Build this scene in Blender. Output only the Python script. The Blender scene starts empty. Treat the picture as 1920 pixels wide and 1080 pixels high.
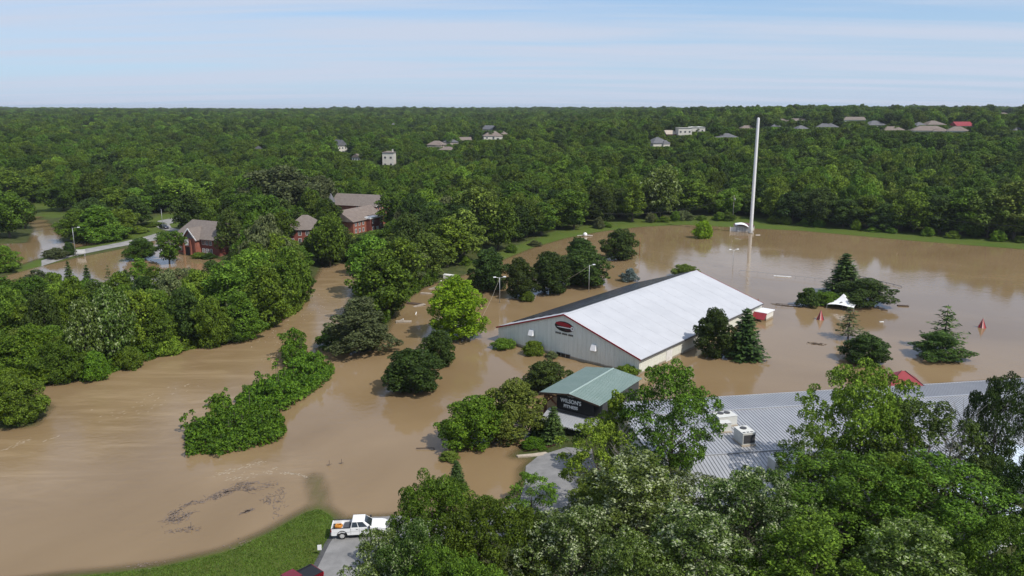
import bpy, bmesh, math, random
import numpy as np
from mathutils import Vector, Matrix

# ------------------------------------------------------------------ camera, sky, sun, exposure
SC = bpy.context.scene
COL = SC.collection
R = math.radians
FPX = 1478.0                      # focal length in pixels of the 1920 px wide photograph
PITCH = math.atan(334 / FPX)      # camera looks down by this much
CAM_H = 45.0                      # drone height above the flood water

cam_d = bpy.data.cameras.new('camera')
cam_d.sensor_width = 36.0
cam_d.lens = 36.0 * FPX / 1920.0
cam_d.clip_start = 0.5
cam_d.clip_end = 30000
cam = bpy.data.objects.new('camera', cam_d)
COL.objects.link(cam)
cam.location = (0, 0, CAM_H)
cam.rotation_euler = (math.pi / 2 - PITCH, 0, 0)
SC.camera = cam

SUN_EL = R(50)
SUN_DIR = Vector((0.74, -0.62, 0)).normalized() * math.cos(SUN_EL) + Vector((0, 0, math.sin(SUN_EL)))

world = bpy.data.worlds.new('World')
SC.world = world
world.use_nodes = True
wn = world.node_tree.nodes
wl = world.node_tree.links
wn.clear()
w_out = wn.new('ShaderNodeOutputWorld')
w_bg = wn.new('ShaderNodeBackground')
w_bg.inputs['Strength'].default_value = 0.125
w_sky = wn.new('ShaderNodeTexSky')
w_sky.sky_type = 'NISHITA'
w_sky.sun_disc = False
w_sky.sun_elevation = SUN_EL
w_sky.sun_rotation = math.atan2(SUN_DIR.x, SUN_DIR.y)
w_sky.altitude = 200
w_sky.air_density = 1.0
w_sky.dust_density = 0.0
w_sky.ozone_density = 2.5
# thin sheets of high cloud: noise over the sky direction flattened onto a cloud layer
w_tc = wn.new('ShaderNodeTexCoord')
w_sep = wn.new('ShaderNodeSeparateXYZ')
wl.new(w_tc.outputs['Generated'], w_sep.inputs[0])
w_z = wn.new('ShaderNodeMath'); w_z.operation = 'MAXIMUM'; w_z.inputs[1].default_value = 0.0
wl.new(w_sep.outputs['Z'], w_z.inputs[0])
w_z2 = wn.new('ShaderNodeMath'); w_z2.operation = 'ADD'; w_z2.inputs[1].default_value = 0.045
wl.new(w_z.outputs[0], w_z2.inputs[0])
w_dx = wn.new('ShaderNodeMath'); w_dx.operation = 'DIVIDE'
w_dy = wn.new('ShaderNodeMath'); w_dy.operation = 'DIVIDE'
wl.new(w_sep.outputs['X'], w_dx.inputs[0]); wl.new(w_z2.outputs[0], w_dx.inputs[1])
wl.new(w_sep.outputs['Y'], w_dy.inputs[0]); wl.new(w_z2.outputs[0], w_dy.inputs[1])
w_cmb = wn.new('ShaderNodeCombineXYZ')
wl.new(w_dx.outputs[0], w_cmb.inputs[0]); wl.new(w_dy.outputs[0], w_cmb.inputs[1])
w_map = wn.new('ShaderNodeMapping')
w_map.inputs['Scale'].default_value = (0.12, 0.62, 1)
w_map.inputs['Rotation'].default_value = (0, 0, R(8))
w_map.inputs['Location'].default_value = (3.3, 1.7, 0)
wl.new(w_cmb.outputs[0], w_map.inputs[0])
w_n = wn.new('ShaderNodeTexNoise')
w_n.inputs['Scale'].default_value = 1.0
w_n.inputs['Detail'].default_value = 9
w_n.inputs['Roughness'].default_value = 0.58
w_n.inputs['Distortion'].default_value = 0.35
wl.new(w_map.outputs[0], w_n.inputs['Vector'])
w_rmp = wn.new('ShaderNodeMapRange')
w_rmp.interpolation_type = 'SMOOTHSTEP'
w_rmp.inputs['From Min'].default_value = 0.35
w_rmp.inputs['From Max'].default_value = 0.62
w_rmp.inputs['To Min'].default_value = 0.06
w_rmp.inputs['To Max'].default_value = 0.95
wl.new(w_n.outputs['Fac'], w_rmp.inputs['Value'])
w_mix = wn.new('ShaderNodeMix'); w_mix.data_type = 'RGBA'
w_mix.inputs['B'].default_value = (4.75, 5.3, 6.4, 1)
# clean rain-washed air, then the thin layer, which is seen edge-on towards the horizon, then the streaks
w_tint = wn.new('ShaderNodeMix'); w_tint.data_type = 'RGBA'; w_tint.blend_type = 'MULTIPLY'
w_tint.inputs['Factor'].default_value = 1.0
w_tint.inputs['B'].default_value = (0.70, 0.88, 1.06, 1)
wl.new(w_sky.outputs[0], w_tint.inputs['A'])
w_lay = wn.new('ShaderNodeMapRange')
w_lay.inputs['From Min'].default_value = 0.0
w_lay.inputs['From Max'].default_value = 0.16
w_lay.inputs['To Min'].default_value = 0.95
w_lay.inputs['To Max'].default_value = 0.15
wl.new(w_z.outputs[0], w_lay.inputs['Value'])
w_veil = wn.new('ShaderNodeMix'); w_veil.data_type = 'RGBA'
w_veil.inputs['B'].default_value = (3.75, 4.75, 6.3, 1)
wl.new(w_lay.outputs[0], w_veil.inputs['Factor'])
wl.new(w_tint.outputs['Result'], w_veil.inputs['A'])
wl.new(w_rmp.outputs[0], w_mix.inputs['Factor'])
wl.new(w_veil.outputs['Result'], w_mix.inputs['A'])
w_mix.inputs['B'].default_value = (4.75, 5.35, 6.5, 1)
wl.new(w_mix.outputs['Result'], w_bg.inputs['Color'])
wl.new(w_bg.outputs[0], w_out.inputs[0])

sun_d = bpy.data.lights.new('sun', 'SUN')
sun_d.energy = 4.3
sun_d.angle = R(0.55)
sun_d.color = (1.0, 0.945, 0.86)
sun = bpy.data.objects.new('sun', sun_d)
COL.objects.link(sun)
sun.rotation_euler = (-SUN_DIR).to_track_quat('-Z', 'Y').to_euler()
sun.location = (60, -40, 120)

SC.view_settings.view_transform = 'Standard'
SC.view_settings.look = 'None'
SC.view_settings.exposure = 0.0
SC.view_settings.gamma = 1.0
SC.render.engine = 'CYCLES'
SC.cycles.max_bounces = 5
SC.cycles.diffuse_bounces = 2
SC.cycles.glossy_bounces = 3
SC.cycles.transmission_bounces = 2
SC.cycles.transparent_max_bounces = 6
SC.cycles.volume_bounces = 0
SC.cycles.caustics_reflective = False
SC.cycles.caustics_refractive = False
SC.cycles.use_denoising = True
SC.cycles.use_adaptive_sampling = True
SC.cycles.adaptive_threshold = 0.02

# ------------------------------------------------------------------ helpers
rng = np.random.default_rng(7)
random.seed(7)


def ray(px, py):
    u = (px - 960) / FPX
    v = (540 - py) / FPX
    return np.array((u, math.cos(PITCH) + v * math.sin(PITCH), -math.sin(PITCH) + v * math.cos(PITCH)))


def at(px, py, z=0.0):
    """world point at height z that the photograph shows at pixel (px, py)"""
    d = ray(px, py)
    t = (CAM_H - z) / -d[2]
    return Vector((t * d[0], t * d[1], z))


def proj(p):
    dy, dz = p[1], p[2] - CAM_H
    zc = dy * math.cos(PITCH) - dz * math.sin(PITCH)
    yc = dy * math.sin(PITCH) + dz * math.cos(PITCH)
    return 960 + FPX * p[0] / zc, 540 - FPX * yc / zc


def height_to(p, ytop):
    """height above p at which a vertical line from p reaches the pixel row ytop"""
    v = (540 - ytop) / FPX
    dy = p[1]
    # yc = v*zc
    c, s = math.cos(PITCH), math.sin(PITCH)
    dz = dy * (v * c - s) / (c + v * s)
    return dz + CAM_H - p[2]


def tag(o, label=None, cat=None, group=None, kind=None):
    if label: o['label'] = label
    if cat: o['category'] = cat
    if group: o['group'] = group
    if kind: o['kind'] = kind
    return o


def empty(name, loc=(0, 0, 0), rz=0.0, label=None, cat=None, group=None):
    o = bpy.data.objects.new(name, None)
    o.empty_display_size = 0.5
    COL.objects.link(o)
    o.location = loc
    o.rotation_euler = (0, 0, rz)
    return tag(o, label, cat, group)


class MB:
    """collects shapes, builds ONE mesh object"""
    def __init__(self):
        self.v, self.f = [], []

    def poly(self, pts):
        n = len(self.v)
        self.v += [tuple(p) for p in pts]
        self.f.append(tuple(range(n, n + len(pts))))
        return self

    def hexa(self, p):
        """8 corners: bottom 0-3 ccw, top 4-7"""
        n = len(self.v)
        self.v += [tuple(q) for q in p]
        for q in ((3, 2, 1, 0), (4, 5, 6, 7), (0, 1, 5, 4), (1, 2, 6, 5), (2, 3, 7, 6), (3, 0, 4, 7)):
            self.f.append(tuple(n + i for i in q))
        return self

    def box(self, x0, x1, y0, y1, z0, z1):
        return self.hexa([(x0, y0, z0), (x1, y0, z0), (x1, y1, z0), (x0, y1, z0),
                          (x0, y0, z1), (x1, y0, z1), (x1, y1, z1), (x0, y1, z1)])

    def bar(self, a, b, w, h=None):
        a, b = Vector(a), Vector(b)
        h = h or w
        d = (b - a)
        if d.length < 1e-6: return self
        d.normalize()
        up = Vector((0, 0, 1)) if abs(d.z) < 0.95 else Vector((0, 1, 0))
        s = d.cross(up).normalized() * (w / 2)
        t = s.cross(d).normalized() * (h / 2)
        return self.hexa([a - s - t, a + s - t, b + s - t, b - s - t, a - s + t, a + s + t, b + s + t, b - s + t])

    def tube(self, pts, rads, seg=7, cap=True):
        pts = [Vector(p) for p in pts]
        n0 = len(self.v)
        for i, p in enumerate(pts):
            d = (pts[min(i + 1, len(pts) - 1)] - pts[max(i - 1, 0)]).normalized()
            up = Vector((0, 0, 1)) if abs(d.z) < 0.9 else Vector((1, 0, 0))
            s = d.cross(up).normalized()
            t = s.cross(d).normalized()
            for k in range(seg):
                a = 2 * math.pi * k / seg
                self.v.append(tuple(p + (s * math.cos(a) + t * math.sin(a)) * rads[i]))
        for i in range(len(pts) - 1):
            for k in range(seg):
                a, b = n0 + i * seg + k, n0 + i * seg + (k + 1) % seg
                self.f.append((a, b, b + seg, a + seg))
        if cap:
            self.f.append(tuple(n0 + k for k in range(seg))[::-1])
            e = n0 + (len(pts) - 1) * seg
            self.f.append(tuple(e + k for k in range(seg)))
        return self

    def lathe(self, prof, seg=16, c=(0, 0, 0)):
        n0 = len(self.v)
        for r, z in prof:
            for k in range(seg):
                a = 2 * math.pi * k / seg
                self.v.append((c[0] + r * math.cos(a), c[1] + r * math.sin(a), c[2] + z))
        for i in range(len(prof) - 1):
            for k in range(seg):
                a, b = n0 + i * seg + k, n0 + i * seg + (k + 1) % seg
                self.f.append((a, b, b + seg, a + seg))
        self.f.append(tuple(n0 + k for k in range(seg))[::-1])
        e = n0 + (len(prof) - 1) * seg
        self.f.append(tuple(e + k for k in range(seg)))
        return self

    def mesh(self, name, m=None):
        me = bpy.data.meshes.new(name)
        me.from_pydata(self.v, [], self.f)
        if m: me.materials.append(m)
        me.update()
        return me

    def build(self, name, m, parent=None, smooth=False, bevel=0.0):
        me = self.mesh(name, m)
        if bevel > 0:
            bm = bmesh.new(); bm.from_mesh(me)
            bmesh.ops.remove_doubles(bm, verts=bm.verts, dist=1e-5)
            bmesh.ops.bevel(bm, geom=list(bm.edges), offset=bevel, segments=1, affect='EDGES', clamp_overlap=True)
            bm.to_mesh(me); bm.free()
        if smooth:
            me.polygons.foreach_set('use_smooth', [True] * len(me.polygons))
        o = bpy.data.objects.new(name, me)
        COL.objects.link(o)
        if parent: o.parent = parent
        return o


def np_mesh(name, verts, quads, m=None, smooth=False):
    me = bpy.data.meshes.new(name)
    nv, nf = len(verts), len(quads)
    k = quads.shape[1]
    me.vertices.add(nv)
    me.vertices.foreach_set('co', np.ascontiguousarray(verts, dtype=np.float32).ravel())
    me.loops.add(nf * k)
    me.loops.foreach_set('vertex_index', np.ascontiguousarray(quads, dtype=np.int32).ravel())
    me.polygons.add(nf)
    me.polygons.foreach_set('loop_start', np.arange(0, nf * k, k, dtype=np.int32))
    me.polygons.foreach_set('loop_total', np.full(nf, k, dtype=np.int32))
    if smooth:
        me.polygons.foreach_set('use_smooth', np.ones(nf, dtype=bool))
    if m: me.materials.append(m)
    me.update(calc_edges=True)
    return me


def link(name, me, parent=None, m=None):
    o = bpy.data.objects.new(name, me)
    COL.objects.link(o)
    if parent: o.parent = parent
    if m:
        o.material_slots[0].link = 'OBJECT'
        o.material_slots[0].material = m
    return o


# ------------------------------------------------------------------ materials
def mat(name, c, c2=None, rough=0.6, spec=0.4, scale=1.0, metal=0.0, bump=0.0, detail=4, stretch=(1, 1, 1), coords='Object'):
    m = bpy.data.materials.new(name)
    m.use_nodes = True
    nt = m.node_tree
    b = nt.nodes['Principled BSDF']
    b.inputs['Roughness'].default_value = rough
    b.inputs['Specular IOR Level'].default_value = spec
    b.inputs['Metallic'].default_value = metal
    b.inputs['Base Color'].default_value = (*c, 1)
    if c2 is not None or bump:
        tc = nt.nodes.new('ShaderNodeTexCoord')
        mp = nt.nodes.new('ShaderNodeMapping')
        mp.inputs['Scale'].default_value = stretch
        nt.links.new(tc.outputs[coords], mp.inputs[0])
        n = nt.nodes.new('ShaderNodeTexNoise')
        n.inputs['Scale'].default_value = scale
        n.inputs['Detail'].default_value = detail
        n.inputs['Roughness'].default_value = 0.65
        nt.links.new(mp.outputs[0], n.inputs['Vector'])
        if c2 is not None:
            r = nt.nodes.new('ShaderNodeMapRange')
            r.inputs['From Min'].default_value = 0.32
            r.inputs['From Max'].default_value = 0.68
            nt.links.new(n.outputs['Fac'], r.inputs['Value'])
            x = nt.nodes.new('ShaderNodeMix'); x.data_type = 'RGBA'
            x.inputs['A'].default_value = (*c, 1)
            x.inputs['B'].default_value = (*c2, 1)
            nt.links.new(r.outputs[0], x.inputs['Factor'])
            nt.links.new(x.outputs['Result'], b.inputs['Base Color'])
        if bump:
            bp = nt.nodes.new('ShaderNodeBump')
            bp.inputs['Strength'].default_value = bump
            bp.inputs['Distance'].default_value = 0.1
            nt.links.new(n.outputs['Fac'], bp.inputs['Height'])
            nt.links.new(bp.outputs[0], b.inputs['Normal'])
    return m


def leaf_mat(name, dark, light, pale=None, pale_amt=0.0, tree_var=0.25, grey=None):
    """leaves: each leaf its own tone, each tree its own tint"""
    m = bpy.data.materials.new(name)
    m.use_nodes = True
    nt = m.node_tree
    N, L = nt.nodes, nt.links
    b = N['Principled BSDF']
    b.inputs['Roughness'].default_value = 0.6
    b.inputs['Specular IOR Level'].default_value = 0.14
    geo = N.new('ShaderNodeNewGeometry')
    oi = N.new('ShaderNodeObjectInfo')
    x = N.new('ShaderNodeMix'); x.data_type = 'RGBA'
    x.inputs['A'].default_value = (*dark, 1)
    x.inputs['B'].default_value = (*light, 1)
    L.new(geo.outputs['Random Per Island'], x.inputs['Factor'])
    col = x.outputs['Result']
    if grey is not None:
        gx = N.new('ShaderNodeMix'); gx.data_type = 'RGBA'
        mr = N.new('ShaderNodeMapRange')
        mr.inputs['From Min'].default_value = 0.55
        mr.inputs['From Max'].default_value = 1.0
        mr.inputs['To Max'].default_value = 0.85
        mm = N.new('ShaderNodeMath'); mm.operation = 'MULTIPLY'; mm.inputs[1].default_value = 7.31
        fr = N.new('ShaderNodeMath'); fr.operation = 'FRACT'
        L.new(oi.outputs['Random'], mm.inputs[0]); L.new(mm.outputs[0], fr.inputs[0])
        L.new(fr.outputs[0], mr.inputs['Value'])
        L.new(mr.outputs[0], gx.inputs['Factor'])
        L.new(col, gx.inputs['A'])
        gx.inputs['B'].default_value = (*grey, 1)
        col = gx.outputs['Result']
    hsv = N.new('ShaderNodeHueSaturation')
    v = N.new('ShaderNodeMapRange')
    v.inputs['To Min'].default_value = 1.0 - tree_var
    v.inputs['To Max'].default_value = 1.0 + tree_var * 1.3
    L.new(oi.outputs['Random'], v.inputs['Value'])
    sn = N.new('ShaderNodeTexNoise')
    sn.inputs['Scale'].default_value = 0.016
    sn.inputs['Detail'].default_value = 3
    L.new(oi.outputs['Location'], sn.inputs['Vector'])
    sr_ = N.new('ShaderNodeMapRange')
    sr_.inputs['From Min'].default_value = 0.32
    sr_.inputs['From Max'].default_value = 0.68
    sr_.inputs['To Min'].default_value = 0.72
    sr_.inputs['To Max'].default_value = 1.3
    L.new(sn.outputs['Fac'], sr_.inputs['Value'])
    vm = N.new('ShaderNodeMath'); vm.operation = 'MULTIPLY'
    L.new(v.outputs[0], vm.inputs[0]); L.new(sr_.outputs[0], vm.inputs[1])
    L.new(vm.outputs[0], hsv.inputs['Value'])
    h = N.new('ShaderNodeMapRange')
    h.inputs['To Min'].default_value = 0.515
    h.inputs['To Max'].default_value = 0.482
    mm2 = N.new('ShaderNodeMath'); mm2.operation = 'MULTIPLY'; mm2.inputs[1].default_value = 13.7
    fr2 = N.new('ShaderNodeMath'); fr2.operation = 'FRACT'
    L.new(oi.outputs['Random'], mm2.inputs[0]); L.new(mm2.outputs[0], fr2.inputs[0])
    L.new(fr2.outputs[0], h.inputs['Value'])
    L.new(h.outputs[0], hsv.inputs['Hue'])
    L.new(col, hsv.inputs['Color'])
    col = hsv.outputs[0]
    tco = N.new('ShaderNodeTexCoord')
    cn = N.new('ShaderNodeTexNoise')
    cn.inputs['Scale'].default_value = 0.75
    cn.inputs['Detail'].default_value = 2
    L.new(tco.outputs['Object'], cn.inputs['Vector'])
    cr = N.new('ShaderNodeMapRange')
    cr.inputs['From Min'].default_value = 0.3
    cr.inputs['From Max'].default_value = 0.7
    cr.inputs['To Min'].default_value = 0.68
    cr.inputs['To Max'].default_value = 1.35
    L.new(cn.outputs['Fac'], cr.inputs['Value'])
    cx_ = N.new('ShaderNodeHueSaturation')
    L.new(cr.outputs[0], cx_.inputs['Value'])
    L.new(col, cx_.inputs['Color'])
    col = cx_.outputs[0]
    if pale is not None:
        p = N.new('ShaderNodeMix'); p.data_type = 'RGBA'
        g = N.new('ShaderNodeMath'); g.operation = 'GREATER_THAN'; g.inputs[1].default_value = 1 - pale_amt
        mm3 = N.new('ShaderNodeMath'); mm3.operation = 'MULTIPLY'; mm3.inputs[1].default_value = 5.77
        fr3 = N.new('ShaderNodeMath'); fr3.operation = 'FRACT'
        L.new(geo.outputs['Random Per Island'], mm3.inputs[0]); L.new(mm3.outputs[0], fr3.inputs[0])
        L.new(fr3.outputs[0], g.inputs[0])
        g.inputs[1].default_value = 1 - 2.1 * pale_amt
        cl = N.new('ShaderNodeMapRange')
        cl.inputs['From Min'].default_value = 0.47
        cl.inputs['From Max'].default_value = 0.60
        L.new(cn.outputs['Fac'], cl.inputs['Value'])
        gm_ = N.new('ShaderNodeMath'); gm_.operation = 'MULTIPLY'
        L.new(g.outputs[0], gm_.inputs[0]); L.new(cl.outputs[0], gm_.inputs[1])
        L.new(gm_.outputs[0], p.inputs['Factor'])
        L.new(col, p.inputs['A'])
        p.inputs['B'].default_value = (*pale, 1)
        col = p.outputs['Result']
    L.new(col, b.inputs['Base Color'])
    tr = N.new('ShaderNodeBsdfTranslucent')
    L.new(col, tr.inputs['Color'])
    mx = N.new('ShaderNodeMixShader'); mx.inputs[0].default_value = 0.16
    L.new(b.outputs[0], mx.inputs[1]); L.new(tr.outputs[0], mx.inputs[2])
    L.new(mx.outputs[0], N['Material Output'].inputs['Surface'])
    return m


LM = {
    'forest': leaf_mat('leaf_forest', (0.011, 0.025, 0.004), (0.058, 0.094, 0.015), tree_var=0.55, grey=(0.088, 0.104, 0.052)),
    'mid': leaf_mat('leaf_mid', (0.022, 0.050, 0.004), (0.122, 0.196, 0.019)),
    'dark': leaf_mat('leaf_dark', (0.015, 0.034, 0.006), (0.072, 0.113, 0.020)),
    'bright': leaf_mat('leaf_bright', (0.033, 0.078, 0.006), (0.170, 0.265, 0.027)),
    'lime': leaf_mat('leaf_lime', (0.066, 0.140, 0.006), (0.255, 0.38, 0.016), tree_var=0.1),
    'silver': leaf_mat('leaf_silver', (0.020, 0.042, 0.006), (0.120, 0.176, 0.032), pale=(0.44, 0.49, 0.29), pale_amt=0.24),
    'pale': leaf_mat('leaf_pale', (0.022, 0.048, 0.006), (0.120, 0.186, 0.030), pale=(0.31, 0.37, 0.18), pale_amt=0.17),
    'grey': leaf_mat('leaf_grey', (0.044, 0.060, 0.019), (0.150, 0.174, 0.070)),
    'olive': leaf_mat('leaf_olive', (0.042, 0.070, 0.008), (0.175, 0.228, 0.038)),
    'conifer': leaf_mat('leaf_conifer', (0.016, 0.037, 0.009), (0.066, 0.110, 0.027)),
    'blue': leaf_mat('leaf_blue', (0.050, 0.074, 0.070), (0.14, 0.18, 0.17)),
    'vine': leaf_mat('leaf_vine', (0.024, 0.060, 0.004), (0.132, 0.218, 0.017)),
    'grass': leaf_mat('leaf_grass', (0.046, 0.084, 0.009), (0.110, 0.165, 0.024)),
}
M = {
    'bark': mat('bark', (0.06, 0.048, 0.036), (0.13, 0.11, 0.09), rough=0.9, scale=6),
    'bark_pale': mat('bark_pale', (0.22, 0.20, 0.17), (0.40, 0.38, 0.34), rough=0.9, scale=5),
    'asphalt': mat('asphalt', (0.17, 0.168, 0.165), (0.26, 0.255, 0.25), rough=0.9, scale=0.6, detail=10),
    'asphalt_dark': mat('asphalt_dark', (0.055, 0.055, 0.058), (0.09, 0.09, 0.092), rough=0.9, scale=2, detail=8),
    'concrete': mat('concrete', (0.36, 0.30, 0.235), (0.47, 0.41, 0.33), rough=0.9, scale=2),
    'concrete_pale': mat('concrete_pale', (0.19, 0.187, 0.18), (0.30, 0.292, 0.28), rough=0.9, scale=0.4, detail=8),
    'mulch': mat('mulch', (0.045, 0.022, 0.014), (0.09, 0.045, 0.03), rough=0.95, scale=5),
    'membrane': mat('membrane', (0.43, 0.44, 0.465), (0.49, 0.50, 0.525), rough=0.55, scale=0.25, detail=8),
    'wall_metal': mat('wall_metal', (0.62, 0.66, 0.61), (0.72, 0.75, 0.70), rough=0.5, scale=0.5, detail=8, stretch=(3, 3, 0.4)),
    'wall_cream': mat('wall_cream', (0.66, 0.66, 0.58), (0.74, 0.74, 0.66), rough=0.5, scale=0.5, stretch=(3, 3, 0.4)),
    'red_trim': mat('red_trim', (0.30, 0.012, 0.026), rough=0.4),
    'red_roof': mat('red_roof', (0.22, 0.022, 0.03), (0.28, 0.035, 0.042), rough=0.4, scale=0.6),
    'solar': mat('solar', (0.020, 0.022, 0.032), (0.035, 0.038, 0.05), rough=0.25, scale=0.4),
    'alu': mat('alu', (0.55, 0.55, 0.56), rough=0.35, metal=0.6),
    'seam_roof': mat('seam_roof', (0.36, 0.37, 0.395), (0.44, 0.45, 0.47), rough=0.42, scale=0.3, metal=0.25, detail=8),
    'seam_dark': mat('seam_dark', (0.24, 0.245, 0.265), rough=0.5, metal=0.2),
    'green_roof': mat('green_roof', (0.19, 0.265, 0.235), (0.25, 0.325, 0.295), rough=0.4, scale=0.5, metal=0.15, detail=8),
    'green_seam': mat('green_seam', (0.29, 0.37, 0.34), rough=0.4, metal=0.15),
    'timber': mat('timber', (0.13, 0.05, 0.028), (0.20, 0.085, 0.045), rough=0.7, scale=3),
    'timber_grey': mat('timber_grey', (0.22, 0.18, 0.14), (0.36, 0.31, 0.25), rough=0.85, scale=2),
    'wood_dark': mat('wood_dark', (0.05, 0.032, 0.022), (0.09, 0.06, 0.04), rough=0.9, scale=2),
    'black': mat('black', (0.012, 0.012, 0.014), rough=0.5),
    'sign_black': mat('sign_black', (0.012, 0.013, 0.016), rough=0.4),
    'white': mat('white', (0.78, 0.78, 0.78), rough=0.45),
    'white_dirty': mat('white_dirty', (0.56, 0.55, 0.52), (0.74, 0.73, 0.70), rough=0.6, scale=1.5),
    'offwhite': mat('offwhite', (0.62, 0.60, 0.54), (0.72, 0.70, 0.64), rough=0.6, scale=0.5),
    'hvac': mat('hvac', (0.56, 0.56, 0.53), (0.66, 0.66, 0.62), rough=0.5, scale=1.2),
    'hvac_dark': mat('hvac_dark', (0.06, 0.06, 0.065), rough=0.6),
    'glass_dark': mat('glass_dark', (0.015, 0.018, 0.022), rough=0.08, spec=0.6),
    'glass_car': mat('glass_car', (0.02, 0.025, 0.03), rough=0.05, spec=0.7),
    'steel': mat('steel', (0.40, 0.41, 0.42), rough=0.45, metal=0.5),
    'steel_dark': mat('steel_dark', (0.10, 0.10, 0.105), rough=0.5, metal=0.4),
    'mast': mat('mast', (0.66, 0.67, 0.68), (0.73, 0.735, 0.74), rough=0.45, scale=0.3),
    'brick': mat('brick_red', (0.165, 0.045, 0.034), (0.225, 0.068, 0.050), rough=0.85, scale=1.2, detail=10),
    'brick_lit': mat('brick_red_sunlit', (0.235, 0.080, 0.052), (0.30, 0.11, 0.074), rough=0.85, scale=1.2, detail=10),  # lit copy of the red brick, sunlight mixed into its colour
    'shingle': mat('shingle', (0.145, 0.12, 0.105), (0.20, 0.17, 0.15), rough=0.9, scale=1.2, detail=10),
    'shingle_grey': mat('shingle_grey', (0.085, 0.09, 0.10), (0.15, 0.15, 0.16), rough=0.9, scale=0.8, detail=8),
    'shingle_tan': mat('shingle_tan', (0.15, 0.12, 0.105), (0.22, 0.18, 0.155), rough=0.9, scale=0.8, detail=8),
    'siding': mat('siding', (0.50, 0.48, 0.43), (0.62, 0.60, 0.54), rough=0.7, scale=0.6),
    'siding_tan': mat('siding_tan', (0.36, 0.31, 0.25), (0.44, 0.38, 0.31), rough=0.7, scale=0.6),
    'truck_white': mat('truck_white', (0.80, 0.80, 0.80), rough=0.22, spec=0.6),
    'truck_red': mat('truck_red', (0.15, 0.005, 0.015), rough=0.25, spec=0.6),
    'car_dark': mat('car_dark', (0.02, 0.018, 0.035), rough=0.22, spec=0.6),
    'rubber': mat('rubber', (0.016, 0.016, 0.016), rough=0.85),
    'orange': mat('orange', (0.62, 0.26, 0.035), (0.50, 0.19, 0.02), rough=0.6, scale=5),
    'maroon': mat('maroon', (0.11, 0.055, 0.06), (0.15, 0.08, 0.08), rough=0.7, scale=1.0),
    'paleblue': mat('paleblue', (0.48, 0.57, 0.66), (0.58, 0.66, 0.74), rough=0.4, scale=0.4),
    'tent_red': mat('tent_red', (0.36, 0.03, 0.035), rough=0.7),
    'tent_dark': mat('tent_dark', (0.06, 0.02, 0.025), rough=0.7),
    'tent_pink': mat('tent_pink', (0.60, 0.32, 0.30), rough=0.7),
    'lamp_head': mat('lamp_head', (0.70, 0.72, 0.74), rough=0.4),
    'wire': mat('wire', (0.03, 0.03, 0.03), rough=0.6),
    'wire_pale': mat('wire_pale', (0.42, 0.38, 0.30), rough=0.6),
    'debris': mat('debris', (0.13, 0.10, 0.082), (0.24, 0.19, 0.155), rough=0.95, scale=3),
    'rust': mat('rust', (0.22, 0.07, 0.03), (0.30, 0.12, 0.06), rough=0.85, scale=4),
    'yellow': mat('yellow', (0.55, 0.45, 0.08), rough=0.7),
    'foam': mat('foam', (0.46, 0.385, 0.29), rough=0.9),
}

def mud_line(m, top=0.38):
    """silt left on a wall just above the water"""
    nt = m.node_tree; N, L = nt.nodes, nt.links
    b = N['Principled BSDF']
    old = b.inputs['Base Color'].links[0].from_socket
    geo = N.new('ShaderNodeNewGeometry'); sp = N.new('ShaderNodeSeparateXYZ')
    L.new(geo.outputs['Position'], sp.inputs[0])
    n = N.new('ShaderNodeTexNoise'); n.inputs['Scale'].default_value = 0.8; n.inputs['Detail'].default_value = 6
    L.new(geo.outputs['Position'], n.inputs['Vector'])
    a = N.new('ShaderNodeMath'); a.operation = 'MULTIPLY_ADD'; a.inputs[1].default_value = -0.5
    L.new(n.outputs['Fac'], a.inputs[0]); L.new(sp.outputs['Z'], a.inputs[2])
    r = N.new('ShaderNodeMapRange'); r.inputs['From Min'].default_value = top - 0.35; r.inputs['From Max'].default_value = top - 0.12
    r.inputs['To Min'].default_value = 0.75; r.inputs['To Max'].default_value = 0.0
    L.new(a.outputs[0], r.inputs['Value'])
    x = N.new('ShaderNodeMix'); x.data_type = 'RGBA'
    L.new(r.outputs[0], x.inputs['Factor']); L.new(old, x.inputs['A'])
    x.inputs['B'].default_value = (0.20, 0.145, 0.085, 1)
    L.new(x.outputs['Result'], b.inputs['Base Color'])


for k_ in ('wall_metal', 'wall_cream', 'offwhite', 'brick', 'brick_lit'): mud_line(M[k_])

# ------------------------------------------------------------------ ground and flood water
def world_poly(px):
    return np.array([at(*p)[:2] for p in px])


W_MAIN = world_poly([(-420, 1090), (-100, 1110), (120, 1081), (210, 1073), (300, 1062), (420, 1035), (500, 1000), (545, 975), (575, 958),
                     (604, 953), (626, 968), (636, 982), (660, 974), (725, 972), (770, 968), (880, 962), (955, 955), (982, 915), (984, 880), (1004, 858),
                     (965, 855), (985, 838), (1015, 822), (1060, 800), (1100, 770), (1185, 756), (1300, 752), (1600, 735), (1920, 712),
                     (2350, 690), (2600, 500), (2250, 490), (1920, 467), (1800, 458), (1700, 450), (1600, 441), (1500, 432), (1430, 429),
                     (1360, 425), (1280, 421), (1200, 425), (1130, 433), (1060, 446), (1000, 463), (950, 483), (905, 502),
                     (860, 518), (818, 528), (786, 540), (752, 566), (730, 600), (712, 640), (690, 655), (640, 660), (622, 640), (645, 600),
                     (660, 560), (676, 530), (668, 498), (640, 492), (600, 500), (572, 545), (530, 574), (480, 606), (420, 622),
                     (370, 637), (300, 650), (230, 671), (160, 691), (75, 700), (50, 735), (88, 765), (60, 797), (0, 803),
                     (-200, 815), (-420, 820)])
W_LOT = world_poly([(-60, 552), (-20, 524), (70, 500), (150, 481), (230, 466), (292, 450), (330, 449), (352, 478), (405, 484), (440, 492), (500, 515),
                    (420, 540), (300, 560), (190, 560), (110, 548), (20, 548)])
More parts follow.
